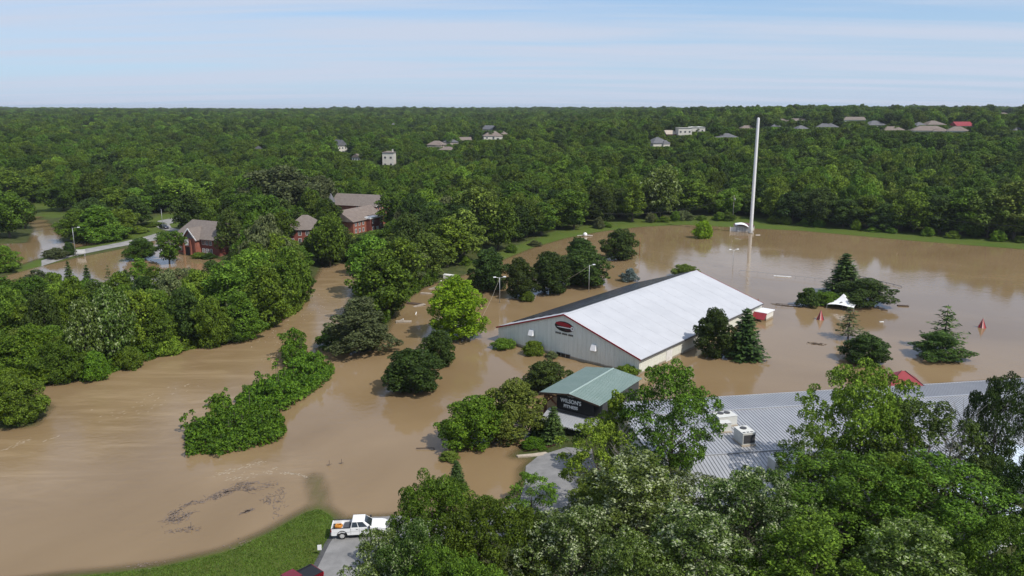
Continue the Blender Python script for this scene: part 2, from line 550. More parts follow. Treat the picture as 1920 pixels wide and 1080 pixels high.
W_POND = world_poly([(50, 398), (85, 408), (112, 436), (120, 455), (200, 448), (240, 447), (135, 466), (70, 487), (0, 512), (-120, 540), (-160, 470),
                     (-20, 458), (50, 455), (62, 430), (45, 414)])
WATERS = [W_MAIN, W_LOT, W_POND]


def seg_dist(px, py, a, b):
    dx, dy = b[0] - a[0], b[1] - a[1]
    t = np.clip(((px - a[0]) * dx + (py - a[1]) * dy) / (dx * dx + dy * dy + 1e-9), 0, 1)
    return np.hypot(px - a[0] - t * dx, py - a[1] - t * dy)


def inside(poly, x, y):
    r = np.zeros(x.shape, bool)
    n = len(poly)
    for i in range(n):
        x0, y0 = poly[i]; x1, y1 = poly[(i + 1) % n]
        c = ((y0 > y) != (y1 > y)) & (x < (x1 - x0) * (y - y0) / (y1 - y0 + 1e-12) + x0)
        r ^= c
    return r


def signed(poly, x, y):
    """positive inside the polygon"""
    d = np.full(x.shape, 1e9)
    n = len(poly)
    for i in range(n):
        d = np.minimum(d, seg_dist(x, y, poly[i], poly[(i + 1) % n]))
    return np.where(inside(poly, x, y), d, -d)


def water_sd(x, y):
    s = np.full(x.shape, -1e9)
    for p in WATERS:
        s = np.maximum(s, signed(p, x, y))
    return s


TONGUE = [at(600, 960), at(598, 930), at(588, 895)]


def hills(x, y):
    d = np.hypot(x, y)
    s = np.clip((x / (d + 1e-6) + 0.12) / 0.45, 0, 1)          # 0 to the left, 1 to the right
    s = s * s * (3 - 2 * s)
    left = np.interp(d, [0, 430, 520, 640, 1000, 1800, 2600, 4000, 9000], [0, 0, 2.0, 7.5, 15.5, 26.5, 31, 33, 33])
    right = np.interp(d, [0, 330, 420, 520, 650, 820, 1000, 1500, 2400, 4000, 9000], [0, 0, 3, 9, 19.0, 27, 30.5, 32.0, 33, 34, 35])
    h = left * (1 - s) + right * s
    und = (np.sin(x * 0.011 + 1.3) * np.cos(y * 0.009 + 0.4) + 0.6 * np.sin(x * 0.023 + y * 0.017)) * 1.6
    far_ = (np.sin(x * 0.0031 + 2.0) + 0.6 * np.sin(x * 0.0083 + y * 0.002)) * np.clip((d - 1300) / 1500, 0, 1) * 2.6
    return h + und * np.clip((d - 420) / 300, 0, 1) + far_


def ground_z(x, y):
    x = np.atleast_1d(np.asarray(x, float)); y = np.atleast_1d(np.asarray(y, float))
    sd = water_sd(x, y)
    z = np.where(sd > 0, -np.minimum(1.6, 0.16 * sd), np.minimum(0.55, -0.11 * sd))
    for a, b in zip(TONGUE[:-1], TONGUE[1:]):
        d = seg_dist(x, y, a, b)
        z = np.maximum(z, -0.10 - 0.11 * np.maximum(0, d - 0.5) ** 1.3)
    return z + hills(x, y)


def spaced(lo, hi, step, far_lo, far_hi, grow=1.16):
    c = list(np.arange(lo, hi + 1e-6, step))
    s, v = step, hi
    while v < far_hi:
        s *= grow; v += s; c.append(v)
    s, v = step, lo
    while v > far_lo:
        s *= grow; v -= s; c.insert(0, v)
    return np.array(c)


gx = spaced(-150, 185, 1.5, -7000, 7000)
gy = spaced(62, 330, 1.5, -60, 9500)
GX, GY = np.meshgrid(gx, gy)
SD = water_sd(GX.ravel(), GY.ravel())
GZ = ground_z(GX.ravel(), GY.ravel())
nx, ny = len(gx), len(gy)
idx = np.arange(nx * ny).reshape(ny, nx)
quads = np.stack([idx[:-1, :-1], idx[:-1, 1:], idx[1:, 1:], idx[1:, :-1]], -1).reshape(-1, 4)
LAWN_NEAR = world_poly([(60, 1120), (120, 1078), (300, 1060), (500, 998), (575, 955), (588, 880), (606, 880), (630, 970), (640, 985), (600, 1060), (570, 1120)])
LAWN_FAR = world_poly([(2300, 520), (1920, 469), (1700, 452), (1500, 434), (1430, 430), (1360, 427), (1280, 424), (1200, 428), (1130, 436), (1050, 451), (950, 487), (880, 508),
                       (870, 500), (900, 490), (960, 466), (1040, 436), (1130, 420), (1200, 413), (1290, 409), (1400, 412), (1500, 419), (1700, 437), (1920, 454), (2300, 490)])
VERGE = world_poly([(20, 512), (60, 488), (140, 458), (235, 440), (275, 418), (300, 405), (400, 395), (400, 412), (330, 428), (300, 440), (230, 462), (150, 478), (60, 508)])
MEADOW = world_poly([(40, 385), (130, 380), (130, 408), (85, 411), (50, 400)])
lawn = np.zeros(len(GZ))
for p in (LAWN_NEAR, LAWN_FAR, VERGE, MEADOW):
    lawn = np.maximum(lawn, np.clip(signed(p, GX.ravel(), GY.ravel()) / 1.2 + 0.5, 0, 1))

g_me = np_mesh('ground', np.stack([GX.ravel(), GY.ravel(), GZ], -1), quads, smooth=True)
at_l = g_me.attributes.new('lawn', 'FLOAT', 'POINT')
at_l.data.foreach_set('value', lawn.astype(np.float32))


def ground_material():
    m = bpy.data.materials.new('ground_soil_and_grass')
    m.use_nodes = True
    N, L = m.node_tree.nodes, m.node_tree.links
    b = N['Principled BSDF']
    b.inputs['Roughness'].default_value = 0.95
    b.inputs['Specular IOR Level'].default_value = 0.15
    tc = N.new('ShaderNodeTexCoord')

    def noise(scale, detail=6, rough=0.65):
        n = N.new('ShaderNodeTexNoise')
        n.inputs['Scale'].default_value = scale
        n.inputs['Detail'].default_value = detail
        n.inputs['Roughness'].default_value = rough
        L.new(tc.outputs['Object'], n.inputs['Vector'])
        r = N.new('ShaderNodeMapRange')
        r.inputs['From Min'].default_value = 0.3
        r.inputs['From Max'].default_value = 0.7
        L.new(n.outputs['Fac'], r.inputs['Value'])
        return r.outputs[0], n.outputs['Fac']

    def mix(f, a, bb):
        x = N.new('ShaderNodeMix'); x.data_type = 'RGBA'
        if isinstance(f, float): x.inputs['Factor'].default_value = f
        else: L.new(f, x.inputs['Factor'])
        for s, q in (('A', a), ('B', bb)):
            if isinstance(q, tuple): x.inputs[s].default_value = (*q, 1)
            else: L.new(q, x.inputs[s])
        return x.outputs['Result']
    n1, _ = noise(0.35)
    n2, f2 = noise(2.6, 10, 0.75)
    n3, _ = noise(0.09, 3)
    soil = mix(n1, (0.035, 0.05, 0.014), (0.075, 0.085, 0.025))
    grass = mix(n2, (0.040, 0.076, 0.009), (0.088, 0.132, 0.020))
    grass = mix(n3, grass, mix(n2, (0.062, 0.088, 0.013), (0.108, 0.132, 0.028)))
    a = N.new('ShaderNodeAttribute'); a.attribute_name = 'lawn'
    L.new(mix(a.outputs['Fac'], soil, grass), b.inputs['Base Color'])
    bp = N.new('ShaderNodeBump')
    bp.inputs['Strength'].default_value = 0.6
    bp.inputs['Distance'].default_value = 0.12
    L.new(f2, bp.inputs['Height'])
    L.new(bp.outputs[0], b.inputs['Normal'])
    return m


g_me.materials.append(ground_material())
tag(link('ground', g_me), kind='structure')

# the flood: one sheet at z = 0 that knows how deep it is and where the creek runs fast
wx = spaced(-150, 180, 1.3, -420, 420)
wy = spaced(56, 330, 1.3, 20, 420)
WX, WY = np.meshgrid(wx, wy)
WX, WY = WX.ravel(), WY.ravel()
wz = ground_z(WX, WY)
CREEK = [at(650, 500), at(620, 540), at(560, 600), at(470, 655), at(330, 700), at(150, 770), at(-60, 870), at(-260, 900)]
CREEK2 = [at(640, 620), at(560, 650), at(470, 690), at(300, 800), at(120, 850), at(-200, 930)]
cd = np.full(WX.shape, 1e9)
for line in (CREEK, CREEK2):
    for a, b in zip(line[:-1], line[1:]):
        cd = np.minimum(cd, seg_dist(WX, WY, a, b))
flow = np.clip(1.25 - cd / 14.0, 0, 1)
for a, b in ((at(400, 890), at(580, 868)), (at(520, 850), at(578, 900))):
    flow = np.maximum(flow, 0.9 * np.clip(1.2 - seg_dist(WX, WY, a, b) / 3.0, 0, 1))
nwx, nwy = len(wx), len(wy)
wi = np.arange(nwx * nwy).reshape(nwy, nwx)
wq = np.stack([wi[:-1, :-1], wi[:-1, 1:], wi[1:, 1:], wi[1:, :-1]], -1).reshape(-1, 4)
w_me = np_mesh('flood_water', np.stack([WX, WY, np.zeros_like(WX)], -1), wq, smooth=True)
a1 = w_me.attributes.new('depth', 'FLOAT', 'POINT'); a1.data.foreach_set('value', (-wz).astype(np.float32))
a2 = w_me.attributes.new('flow', 'FLOAT', 'POINT'); a2.data.foreach_set('value', flow.astype(np.float32))


def water_material():
    m = bpy.data.materials.new('muddy_flood_water')
    m.use_nodes = True
    N, L = m.node_tree.nodes, m.node_tree.links
    b = N['Principled BSDF']
    b.inputs['IOR'].default_value = 1.33
    b.inputs['Specular IOR Level'].default_value = 0.5
    tc = N.new('ShaderNodeTexCoord')
    fl = N.new('ShaderNodeAttribute'); fl.attribute_name = 'flow'
    dp = N.new('ShaderNodeAttribute'); dp.attribute_name = 'depth'
    # sediment: broad patches everywhere, streaks drawn out along the creek
    mp = N.new('ShaderNodeMapping')
    mp.inputs['Rotation'].default_value = (0, 0, R(-38))
    mp.inputs['Scale'].default_value = (0.05, 0.22, 1)
    L.new(tc.outputs['Object'], mp.inputs[0])
    n1 = N.new('ShaderNodeTexNoise')
    n1.inputs['Scale'].default_value = 1.0; n1.inputs['Detail'].default_value = 8; n1.inputs['Roughness'].default_value = 0.6
    n1.inputs['Distortion'].default_value = 1.2
    L.new(mp.outputs[0], n1.inputs['Vector'])
    n2 = N.new('ShaderNodeTexNoise')
    n2.inputs['Scale'].default_value = 0.022; n2.inputs['Detail'].default_value = 6; n2.inputs['Distortion'].default_value = 1.4
    L.new(tc.outputs['Object'], n2.inputs['Vector'])
    c1 = N.new('ShaderNodeMix'); c1.data_type = 'RGBA'
    c1.inputs['A'].default_value = (0.206, 0.140, 0.071, 1)
    c1.inputs['B'].default_value = (0.254, 0.177, 0.095, 1)
    cr1 = N.new('ShaderNodeMapRange')
    cr1.inputs['From Min'].default_value = 0.34; cr1.inputs['From Max'].default_value = 0.66
    L.new(n2.outputs['Fac'], cr1.inputs['Value'])
    L.new(cr1.outputs[0], c1.inputs['Factor'])
    sm = N.new('ShaderNodeMapRange')
    sm.inputs['From Min'].default_value = 0.45; sm.inputs['From Max'].default_value = 0.75
    L.new(n1.outputs['Fac'], sm.inputs['Value'])
    sf = N.new('ShaderNodeMath'); sf.operation = 'MULTIPLY'
    L.new(sm.outputs[0], sf.inputs[0]); L.new(fl.outputs['Fac'], sf.inputs[1])
    c2 = N.new('ShaderNodeMix'); c2.data_type = 'RGBA'
    c2.inputs['B'].default_value = (0.312, 0.226, 0.130, 1)
    L.new(sf.outputs[0], c2.inputs['Factor'])
    L.new(c1.outputs['Result'], c2.inputs['A'])
    L.new(c2.outputs['Result'], b.inputs['Base Color'])
    # ripples: faint on the still lot, choppy in the creek
    r1 = N.new('ShaderNodeTexNoise')
    r1.inputs['Scale'].default_value = 0.9; r1.inputs['Detail'].default_value = 5
    L.new(tc.outputs['Object'], r1.inputs['Vector'])
    mp2 = N.new('ShaderNodeMapping')
    mp2.inputs['Rotation'].default_value = (0, 0, R(-38))
    mp2.inputs['Scale'].default_value = (0.30, 0.62, 1)
    L.new(tc.outputs['Object'], mp2.inputs[0])
    r2 = N.new('ShaderNodeTexNoise')
    r2.inputs['Scale'].default_value = 1.0; r2.inputs['Detail'].default_value = 6; r2.inputs['Distortion'].default_value = 1.5
    L.new(mp2.outputs[0], r2.inputs['Vector'])
    pw = N.new('ShaderNodeTexNoise')
    pw.inputs['Scale'].default_value = 0.035; pw.inputs['Detail'].default_value = 3; pw.inputs['Distortion'].default_value = 0.8
    L.new(tc.outputs['Object'], pw.inputs['Vector'])
    pr = N.new('ShaderNodeMapRange')
    pr.inputs['From Min'].default_value = 0.45; pr.inputs['From Max'].default_value = 0.65
    pr.inputs['To Min'].default_value = 0.012; pr.inputs['To Max'].default_value = 0.05
    L.new(pw.outputs['Fac'], pr.inputs['Value'])
    k1 = N.new('ShaderNodeMath'); k1.operation = 'MULTIPLY'
    L.new(r1.outputs['Fac'], k1.inputs[0]); L.new(pr.outputs[0], k1.inputs[1])
    k2 = N.new('ShaderNodeMath'); k2.operation = 'MULTIPLY'
    L.new(r2.outputs['Fac'], k2.inputs[0]); L.new(fl.outputs['Fac'], k2.inputs[1])
    k3 = N.new('ShaderNodeMath'); k3.operation = 'MULTIPLY_ADD'; k3.inputs[1].default_value = 0.07
    L.new(k2.outputs[0], k3.inputs[0]); L.new(k1.outputs[0], k3.inputs[2])
    bp = N.new('ShaderNodeBump')
    bp.inputs['Strength'].default_value = 1.0; bp.inputs['Distance'].default_value = 1.0
    L.new(k3.outputs[0], bp.inputs['Height'])
    L.new(bp.outputs[0], b.inputs['Normal'])
    rr = N.new('ShaderNodeMapRange')
    rr.inputs['To Min'].default_value = 0.06; rr.inputs['To Max'].default_value = 0.22
    L.new(fl.outputs['Fac'], rr.inputs['Value'])
    L.new(rr.outputs[0], b.inputs['Roughness'])
    # muddy water lets the bottom show only where it is a hand deep
    al = N.new('ShaderNodeMapRange')
    al.interpolation_type = 'SMOOTHSTEP'
    al.inputs['From Min'].default_value = -0.05; al.inputs['From Max'].default_value = 0.30
    al.inputs['To Min'].default_value = 0.10; al.inputs['To Max'].default_value = 1.0
    L.new(dp.outputs['Fac'], al.inputs['Value'])
    L.new(al.outputs[0], b.inputs['Alpha'])
    return m


w_me.materials.append(water_material())
tag(link('flood_water', w_me), kind='structure')


def sheet(name, px, dz, m, step=2.0, world=None):
    """a flat-lying strip that follows the ground dz above it"""
    poly = world if world is not None else world_poly(px)
    bm = bmesh.new()
    bm.faces.new([bm.verts.new((p[0], p[1], 0)) for p in poly])
    bmesh.ops.triangulate(bm, faces=bm.faces[:])
    for _ in range(3):
        es = [e for e in bm.edges if e.calc_length() > step]
        if not es: break
        bmesh.ops.subdivide_edges(bm, edges=es, cuts=1)
        bmesh.ops.triangulate(bm, faces=bm.faces[:])
    bmesh.ops.recalc_face_normals(bm, faces=bm.faces[:])
    co = np.array([v.co[:] for v in bm.verts])
    z = ground_z(co[:, 0], co[:, 1])
    for v, q in zip(bm.verts, z): v.co.z = q + dz
    me = bpy.data.meshes.new(name)
    bm.to_mesh(me); bm.free()
    if sum(p.normal.z for p in me.polygons) < 0: me.flip_normals()
    me.materials.append(m)
    return link(name, me)

# ------------------------------------------------------------------ foliage
def unit(v):
    return v / (np.linalg.norm(v, axis=-1, keepdims=True) + 1e-9)


def rand_dirs(g, n):
    return unit(g.normal(size=(n, 3)))


def leaf_quads(g, pos, nrm, size, aspect=1.5, spread=0.55, fold=0.18, dirs=None):
    """one folded, pointed leaf spray per position"""
    n = len(pos)
    nrm = unit(nrm + spread * g.normal(size=(n, 3)))
    t = g.normal(size=(n, 3)) if dirs is None else dirs + 0.25 * g.normal(size=(n, 3))
    t = unit(t - nrm * np.sum(t * nrm, 1, keepdims=True))
    s = np.cross(nrm, t)
    sz = (size * g.uniform(0.65, 1.35, n))[:, None]
    L = t * sz * 0.5 * math.sqrt(aspect)
    W = s * sz * 0.5 / math.sqrt(aspect)
    F = nrm * sz * fold
    shift = t * sz * 0.12
    v = np.stack([pos - L, pos + W - F + shift, pos + L, pos - W - F + shift], 1).reshape(-1, 3)
    return v


def lobes_to_leaves(g, C, rad, leaf, cover, zmin=None, down=-0.35, squash=1.0, aspect=1.5, spread=0.55, core=0.78):
    """leaves on the outer skin of a heap of round lobes; what lies inside a neighbour is dropped"""
    area = 4 * math.pi * rad ** 2
    la = leaf * leaf * 0.5
    cnt = np.maximum(6, (area * cover / la)).astype(int)
    which = np.repeat(np.arange(len(C)), cnt)
    d = rand_dirs(g, len(which))
    keep = d[:, 2] > down + 0.3 * g.normal(size=len(d))
    which, d = which[keep], d[keep]
    rr = rad[which] * (1 - 0.30 * g.random(len(which)) ** 1.6)
    off = d * rr[:, None]
    off[:, 2] *= squash
    pos = C[which] + off
    if zmin is not None:
        k = pos[:, 2] > zmin
        pos, d, which = pos[k], d[k], which[k]
    ok = np.ones(len(pos), bool)
    for j in range(len(C)):
        q = pos - C[j]
        q2 = q[:, 0] ** 2 + q[:, 1] ** 2 + (q[:, 2] / squash) ** 2
        ok &= ~((q2 < (core * rad[j]) ** 2) & (which != j))
    pos, d = pos[ok], d[ok]
    d = unit(d + np.array((0, 0, 0.35)))
    return leaf_quads(g, pos, d, leaf, aspect=aspect, spread=spread)


def quads_of(n4):
    return np.arange(n4).reshape(-1, 4)


def broad_lobes(g, H, Rr, zb, n1=13, n2=7, widest=0.42, flat=1.0, sub=(0.34, 0.56), big=(0.34, 0.5), inner=0, reach=(0.62, 0.98)):
    """two sizes of lobes filling an uneven crown that reaches from zb to H with radius Rr"""
    C, rad = [], []
    Hc = H - zb
    lean = g.normal(size=2) * 0.08 * Rr
    for i in range(n1):
        t = (i + g.uniform(0.15, 0.85)) / n1
        t = 0.06 + 0.86 * t
        w = math.sin(math.pi * min(1, max(0, (t ** (math.log(0.5) / math.log(widest)))))) ** 0.62
        a = i * 2.399 + g.uniform(-0.5, 0.5)
        r = Rr * g.uniform(*big) * (1.0 - 0.25 * t)
        rho = max(0.0, Rr * w * g.uniform(0.86, 1.12) - r * 0.86)
        c = np.array((math.cos(a) * rho + lean[0] * t, math.sin(a) * rho + lean[1] * t, zb + Hc * t))
        c[2] = min(c[2], H - r * 0.9)
        c[2] = max(c[2], zb + r * 0.35)
        C.append(c); rad.append(r)
    top = np.array((lean[0], lean[1], H - 0.40 * Rr * 0.9)); C.append(top); rad.append(0.40 * Rr)
    for k in range(inner):
        t = 0.12 + 0.70 * (k + 0.5) / max(1, inner)
        w = math.sin(math.pi * min(1, t ** (math.log(0.5) / math.log(widest)))) ** 0.62
        C.append(np.array((lean[0] * t, lean[1] * t, zb + Hc * t))); rad.append(0.66 * Rr * w)
    bigC, bigR = np.array(C), np.array(rad)
    sC, sR = [], []
    for c, r in zip(bigC, bigR):
        for k in range(n2):
            d = rand_dirs(g, 1)[0]
            if d[2] < -0.25: d[2] = -d[2]
            out = unit(np.array((c[0], c[1], (c[2] - zb - 0.3 * Hc) * 1.0)) + 1e-6)
            d = unit(d + 0.55 * out)
            rs = r * g.uniform(*sub)
            sC.append(c + d * r * g.uniform(*reach)); sR.append(rs)
    return bigC, bigR, np.array(sC), np.array(sR)


def crown_broad(name, seed, H=12, Rr=5, zb=1.2, leaf=0.6, cover=1.0, n1=13, n2=7, widest=0.42, aspect=1.5, fill=0.45, sub=(0.34, 0.56), big=(0.34, 0.5), core=0.78, spread=0.55, inner=0, reach=(0.62, 0.98)):
    g = np.random.default_rng(seed)
    bC, bR, sC, sR = broad_lobes(g, H, Rr, zb, n1, n2, widest, sub=sub, big=big, inner=inner, reach=reach)
    v1 = lobes_to_leaves(g, sC, sR, leaf, cover, zmin=zb * 0.4, aspect=aspect, core=core, spread=spread)
    v2 = lobes_to_leaves(g, bC, bR * 0.92, leaf * 1.25, fill, zmin=zb * 0.4, down=-0.8, aspect=1.2, core=0.6)
    v = np.concatenate([v1, v2])
    return np_mesh(name, v, quads_of(len(v)), LM['forest']), (bC, bR)


def trunk_mesh(name, seed, H, zb, bC, r0=0.28, m='bark', below=2.2, wob=0.3, twigs=0, straight=False):
    g = np.random.default_rng(seed + 991)
    mb = MB()
    top = H * (0.92 if straight else 0.72)
    pts, rads = [], []
    for i in range(7):
        t = i / 6
        pts.append((g.normal() * wob * t * 0.5, g.normal() * wob * t * 0.5, -below + (top + below) * t))
        rads.append(r0 * (1.15 - 0.95 * t) + 0.02)
    mb.tube(pts, rads, 7)
    for c in bC:
        z0 = max(zb * 0.5, min(c[2] * 0.62, top * 0.9))
        t = (z0 + below) / (top + below)
        i = min(5, int(t * 6)); q = t * 6 - i
        p0 = Vector(pts[i]).lerp(Vector(pts[i + 1]), q)
        p2 = Vector(c) * 1.0
        p1 = p0.lerp(p2, 0.5) + Vector((g.normal() * .25, g.normal() * .25, g.uniform(-.2, .35)))
        ra = max(0.04, r0 * (1 - t) * 0.62)
        mb.tube([p0, p1, p2], [ra, ra * 0.6, ra * 0.22], 5)
        for k in range(twigs):
            d = Vector(rand_dirs(g, 1)[0]); d.z = abs(d.z) * 0.8
            s = p1.lerp(p2, g.uniform(0.1, 1))
            mb.tube([s, s + d * g.uniform(0.7, 1.9)], [ra * 0.22, 0.012], 4)
    return mb.mesh(name, M[m])


def crown_conifer(name, seed, H=11, Rr=2.6, zb=0.4, leaf=0.5, whorls=17, per=9, droop=0.22, dens=9, gap=0.0):
    g = np.random.default_rng(seed)
    P, Nn, D = [], [], []
    for w in range(whorls):
        t = (w + 0.3 * g.random()) / whorls
        z = zb + (H - zb) * t
        ln = Rr * (1 - t) ** 0.85 * g.uniform(0.8, 1.1) + 0.12
        a0 = g.uniform(0, 6.28)
        for k in range(per):
            if g.random() < gap: continue
            a = a0 + k * 2 * math.pi / per + g.normal() * 0.15
            l = ln * g.uniform(0.72, 1.15)
            n = max(3, int(l * dens))
            s = np.linspace(0.12, 1, n)
            x = s * l
            zz = z - droop * x * (1 - 0.35 * s) + 0.15 * s * s * l
            side = g.normal(size=n) * 0.17 * l * (1 - 0.55 * s)
            P.append(np.stack([np.cos(a) * x - np.sin(a) * side, np.sin(a) * x + np.cos(a) * side, zz + g.normal(size=n) * 0.05], 1))
            Nn.append(np.tile((np.cos(a) * 0.35, np.sin(a) * 0.35, 1.0), (n, 1)))
            sg = np.sign(side)[:, None]
            D.append(np.stack([np.full(n, math.cos(a)), np.full(n, math.sin(a)), np.full(n, -0.25)], 1)
                     + 0.6 * sg * np.array((-math.sin(a), math.cos(a), 0)))
    P, Nn, D = np.concatenate(P), np.concatenate(Nn), np.concatenate(D)
    v = leaf_quads(g, P, Nn, leaf, aspect=2.6, spread=0.35, dirs=D)
    return np_mesh(name, v, quads_of(len(v)), LM['conifer'])


def branches_conifer(name, seed, H, Rr, zb, whorls=17, per=9):
    g = np.random.default_rng(seed)
    mb = MB()
    mb.tube([(0, 0, -2.2), (0, 0, H * 0.5), (0, 0, H * 0.97)], [0.2, 0.11, 0.02], 7)
    for w in range(whorls):
        t = w / whorls
        z = zb + (H - zb) * t
        ln = Rr * (1 - t) ** 0.85 * 0.85
        for k in range(5):
            a = g.uniform(0, 6.28)
            mb.tube([(0, 0, z), (math.cos(a) * ln, math.sin(a) * ln, z - 0.16 * ln)], [0.035, 0.01], 4)
    return mb.mesh(name, M['bark'])


PROTO = {}     # kind -> list of (crown mesh, trunk mesh, height, radius)


def add_broad(kind, n, seed, H, Rr, zb, r0=0.26, m='bark', twigs=0, **kw):
    PROTO[kind] = []
    for i in range(n):
        k2 = dict(kw)
        Hi, Ri = H, Rr
        if n >= 4:
            k2['widest'] = (kw.get('widest', 0.42) * (1.0, 0.8, 1.25, 1.4, 0.9, 1.1, 0.7)[i % 7])
            Hi, Ri = H * (1.0, 1.12, 0.9, 1.05, 0.82, 1.2, 1.0)[i % 7], Rr * (1.0, 0.86, 1.1, 0.95, 1.15, 0.8, 1.0)[i % 7]
        cm, (bC, bR) = crown_broad('crown_' + kind, seed + i * 17, Hi, Ri, zb, **k2)
        tm = trunk_mesh('trunk_' + kind, seed + i, Hi, zb, bC, r0, m, twigs=twigs)
        co = np.empty(len(cm.vertices) * 3, np.float32); cm.vertices.foreach_get('co', co)
        co = co.reshape(-1, 3)
        rad = np.quantile(np.abs(co[:, 0]), 0.985)
        PROTO[kind].append((cm, tm, float(np.quantile(co[:, 2], 0.998)), float(rad)))


add_broad('wood', 7, 100, 13, 5.2, 2.0, leaf=0.37, cover=0.78, n1=15, n2=10, sub=(0.24, 0.46), reach=(0.7, 1.15), fill=0.42, inner=2)
add_broad('tall', 3, 300, 14, 3.6, 1.2, leaf=0.34, cover=0.82, n1=15, n2=8, sub=(0.26, 0.48), reach=(0.7, 1.15), widest=0.4, inner=3, fill=0.5)
add_broad('flood', 4, 400, 10, 4.6, 0.2, leaf=0.25, cover=0.78, n1=16, n2=10, sub=(0.24, 0.46), reach=(0.7, 1.15), widest=0.34, inner=2, fill=0.5)
add_broad('pear', 3, 500, 9, 4.0, 0.1, leaf=0.24, cover=0.8, n1=24, n2=9, widest=0.36, big=(0.28, 0.38), sub=(0.24, 0.42), reach=(0.65, 1.1), core=0.85, inner=4, fill=0.7)
add_broad('cypress', 1, 610, 13, 4.9, 0.2, leaf=0.26, cover=0.72, n1=30, n2=10, widest=0.40, big=(0.24, 0.36), sub=(0.26, 0.46), reach=(0.7, 1.2), aspect=2.0, inner=4, fill=0.5)
add_broad('bush', 4, 700, 4.2, 3.0, 0.0, r0=0.10, leaf=0.20, cover=0.85, n1=14, n2=8, sub=(0.26, 0.5), reach=(0.65, 1.1), widest=0.30, inner=2, fill=0.7)
add_broad('near', 5, 800, 15, 5.4, 2.5, r0=0.30, twigs=6, leaf=0.18, cover=0.64, n1=30, n2=14, sub=(0.20, 0.42), reach=(0.75, 1.5), big=(0.18, 0.34), fill=0.14, widest=0.5, aspect=1.8, core=0.7, spread=0.8, inner=1)
add_broad('open', 2, 860, 13, 4.6, 3.0, r0=0.20, twigs=9, leaf=0.18, cover=0.70, n1=30, n2=12, sub=(0.22, 0.44), reach=(0.7, 1.35), big=(0.18, 0.32), fill=0.10, widest=0.6, aspect=1.8, core=0.7, spread=0.8, inner=0)
PROTO['conifer'] = []
for i in range(3):
    PROTO['conifer'].append((crown_conifer('crown_conifer', 900 + i, 11, 2.9, 0.3, leaf=0.52, whorls=19, per=11, dens=8), branches_conifer('trunk_conifer', 900 + i, 11, 2.9, 0.3), 11.0, 2.9))
PROTO['sparse'] = [(crown_conifer('crown_sparse_conifer', 950, 8, 3.2, 1.2, leaf=0.42, whorls=9, per=8, dens=6, droop=0.1, gap=0.25), branches_conifer('trunk_sparse_conifer', 950, 8, 3.2, 1.2, whorls=9), 8.0, 3.2)]

TREES = 0


def plant(name, kind, loc, h, w, leaf, label, group=None, cat='tree', var=None, rz=None, trunk=True):
    """a tree is an Empty at its foot with a trunk and a crown"""
    global TREES
    TREES += 1
    L = PROTO[kind]
    cm, tm, H, Rr = L[(TREES * 5 + (TREES // 3)) % len(L) if var is None else var % len(L)]
    e = empty(name, loc, random.uniform(0, 6.28) if rz is None else rz, label, cat, group)
    e.scale = (w / 2 / Rr, w / 2 / Rr, h / H)
    link('crown', cm, e, LM[leaf])
    if trunk: link('trunk', tm, e)
    return e


def ptree(name, kind, x, yb, yt, wpx, leaf, label, group=None, cat='tree', var=None, z=None, push=0.55):
    """plant by what the photograph shows: visible foot row yb, top row yt, width in pixels"""
    p = at(x, yb)
    depth = p[1] * math.cos(PITCH) + CAM_H * math.sin(PITCH)
    w = wpx / FPX * depth
    p[1] += push * w / 2
    p[0] = (x - 960) / FPX * (p[1] * math.cos(PITCH) + CAM_H * math.sin(PITCH))
    g0 = float(ground_z(p[0], p[1])[0])
    p[2] = max(g0, 0.0) if z is None else z
    h = max(1.2, height_to(p, yt))
    return plant(name, kind, p, h, w, leaf, label, group, cat, var)


# ---- single trees and shrubs standing in the flood
ptree('lime_tree', 'cypress', 862, 642, 520, 112, 'lime', 'bright lime-green feathery tree standing in water left of the metal hall', var=0)
ptree('pear_tree', 'pear', 775, 742, 655, 106, 'dark', 'wide dark round tree in the flood, front one of the pair below the lime tree')
ptree('pear_tree', 'pear', 820, 690, 621, 64, 'dark', 'smaller dark round tree in the flood, rear one of the pair below the lime tree')
ptree('pear_tree', 'pear', 1020, 737, 677, 86, 'dark', 'dark round tree in water between the metal hall and the green porch roof')
ptree('leafy_tree', 'flood', 880, 850, 745, 124, 'vine', 'rich green bushy tree at the water edge left of the porch')
ptree('leafy_tree', 'flood', 955, 832, 712, 112, 'olive', 'light yellow-green tree with small leaves between the bushy tree and the porch')
ptree('spruce', 'conifer', 1037, 838, 760, 52, 'conifer', 'small dark spruce right in front of the fitness entrance')
ptree('spruce', 'conifer', 1010, 826, 782, 44, 'conifer', 'squat dark conifer left of the fitness entrance spruce')
ptree('pear_tree', 'pear', 913, 548, 466, 72, 'dark', 'leftmost of the row of dark round trees behind the hall')
ptree('pear_tree', 'pear', 980, 562, 484, 66, 'dark', 'second from left of the dark round trees behind the hall, beside the lamp')
ptree('pear_tree', 'pear', 1032, 554, 472, 68, 'dark', 'third from left of the dark round trees behind the hall')
ptree('pear_tree', 'pear', 1095, 540, 470, 92, 'dark', 'broad dark tree with a lamp in front, fourth in the row behind the hall')
ptree('pear_tree', 'pear', 1088, 512, 446, 62, 'dark', 'dark tree rising behind the fourth of the row behind the hall')
ptree('pear_tree', 'pear', 1159, 488, 428, 74, 'dark', 'separate dark round tree at the right end of the row behind the hall')
ptree('shrub', 'bush', 989, 566, 546, 30, 'mid', 'low green shrub at the foot of the dark tree row', cat='shrub')
ptree('shrub', 'bush', 1180, 529, 503, 30, 'blue', 'small blue-grey shrub in water left of the hall ridge', cat='shrub')
ptree('shrub', 'bush', 1285, 520, 495, 46, 'olive', 'shrub peeking over the far end of the hall ridge', cat='shrub')
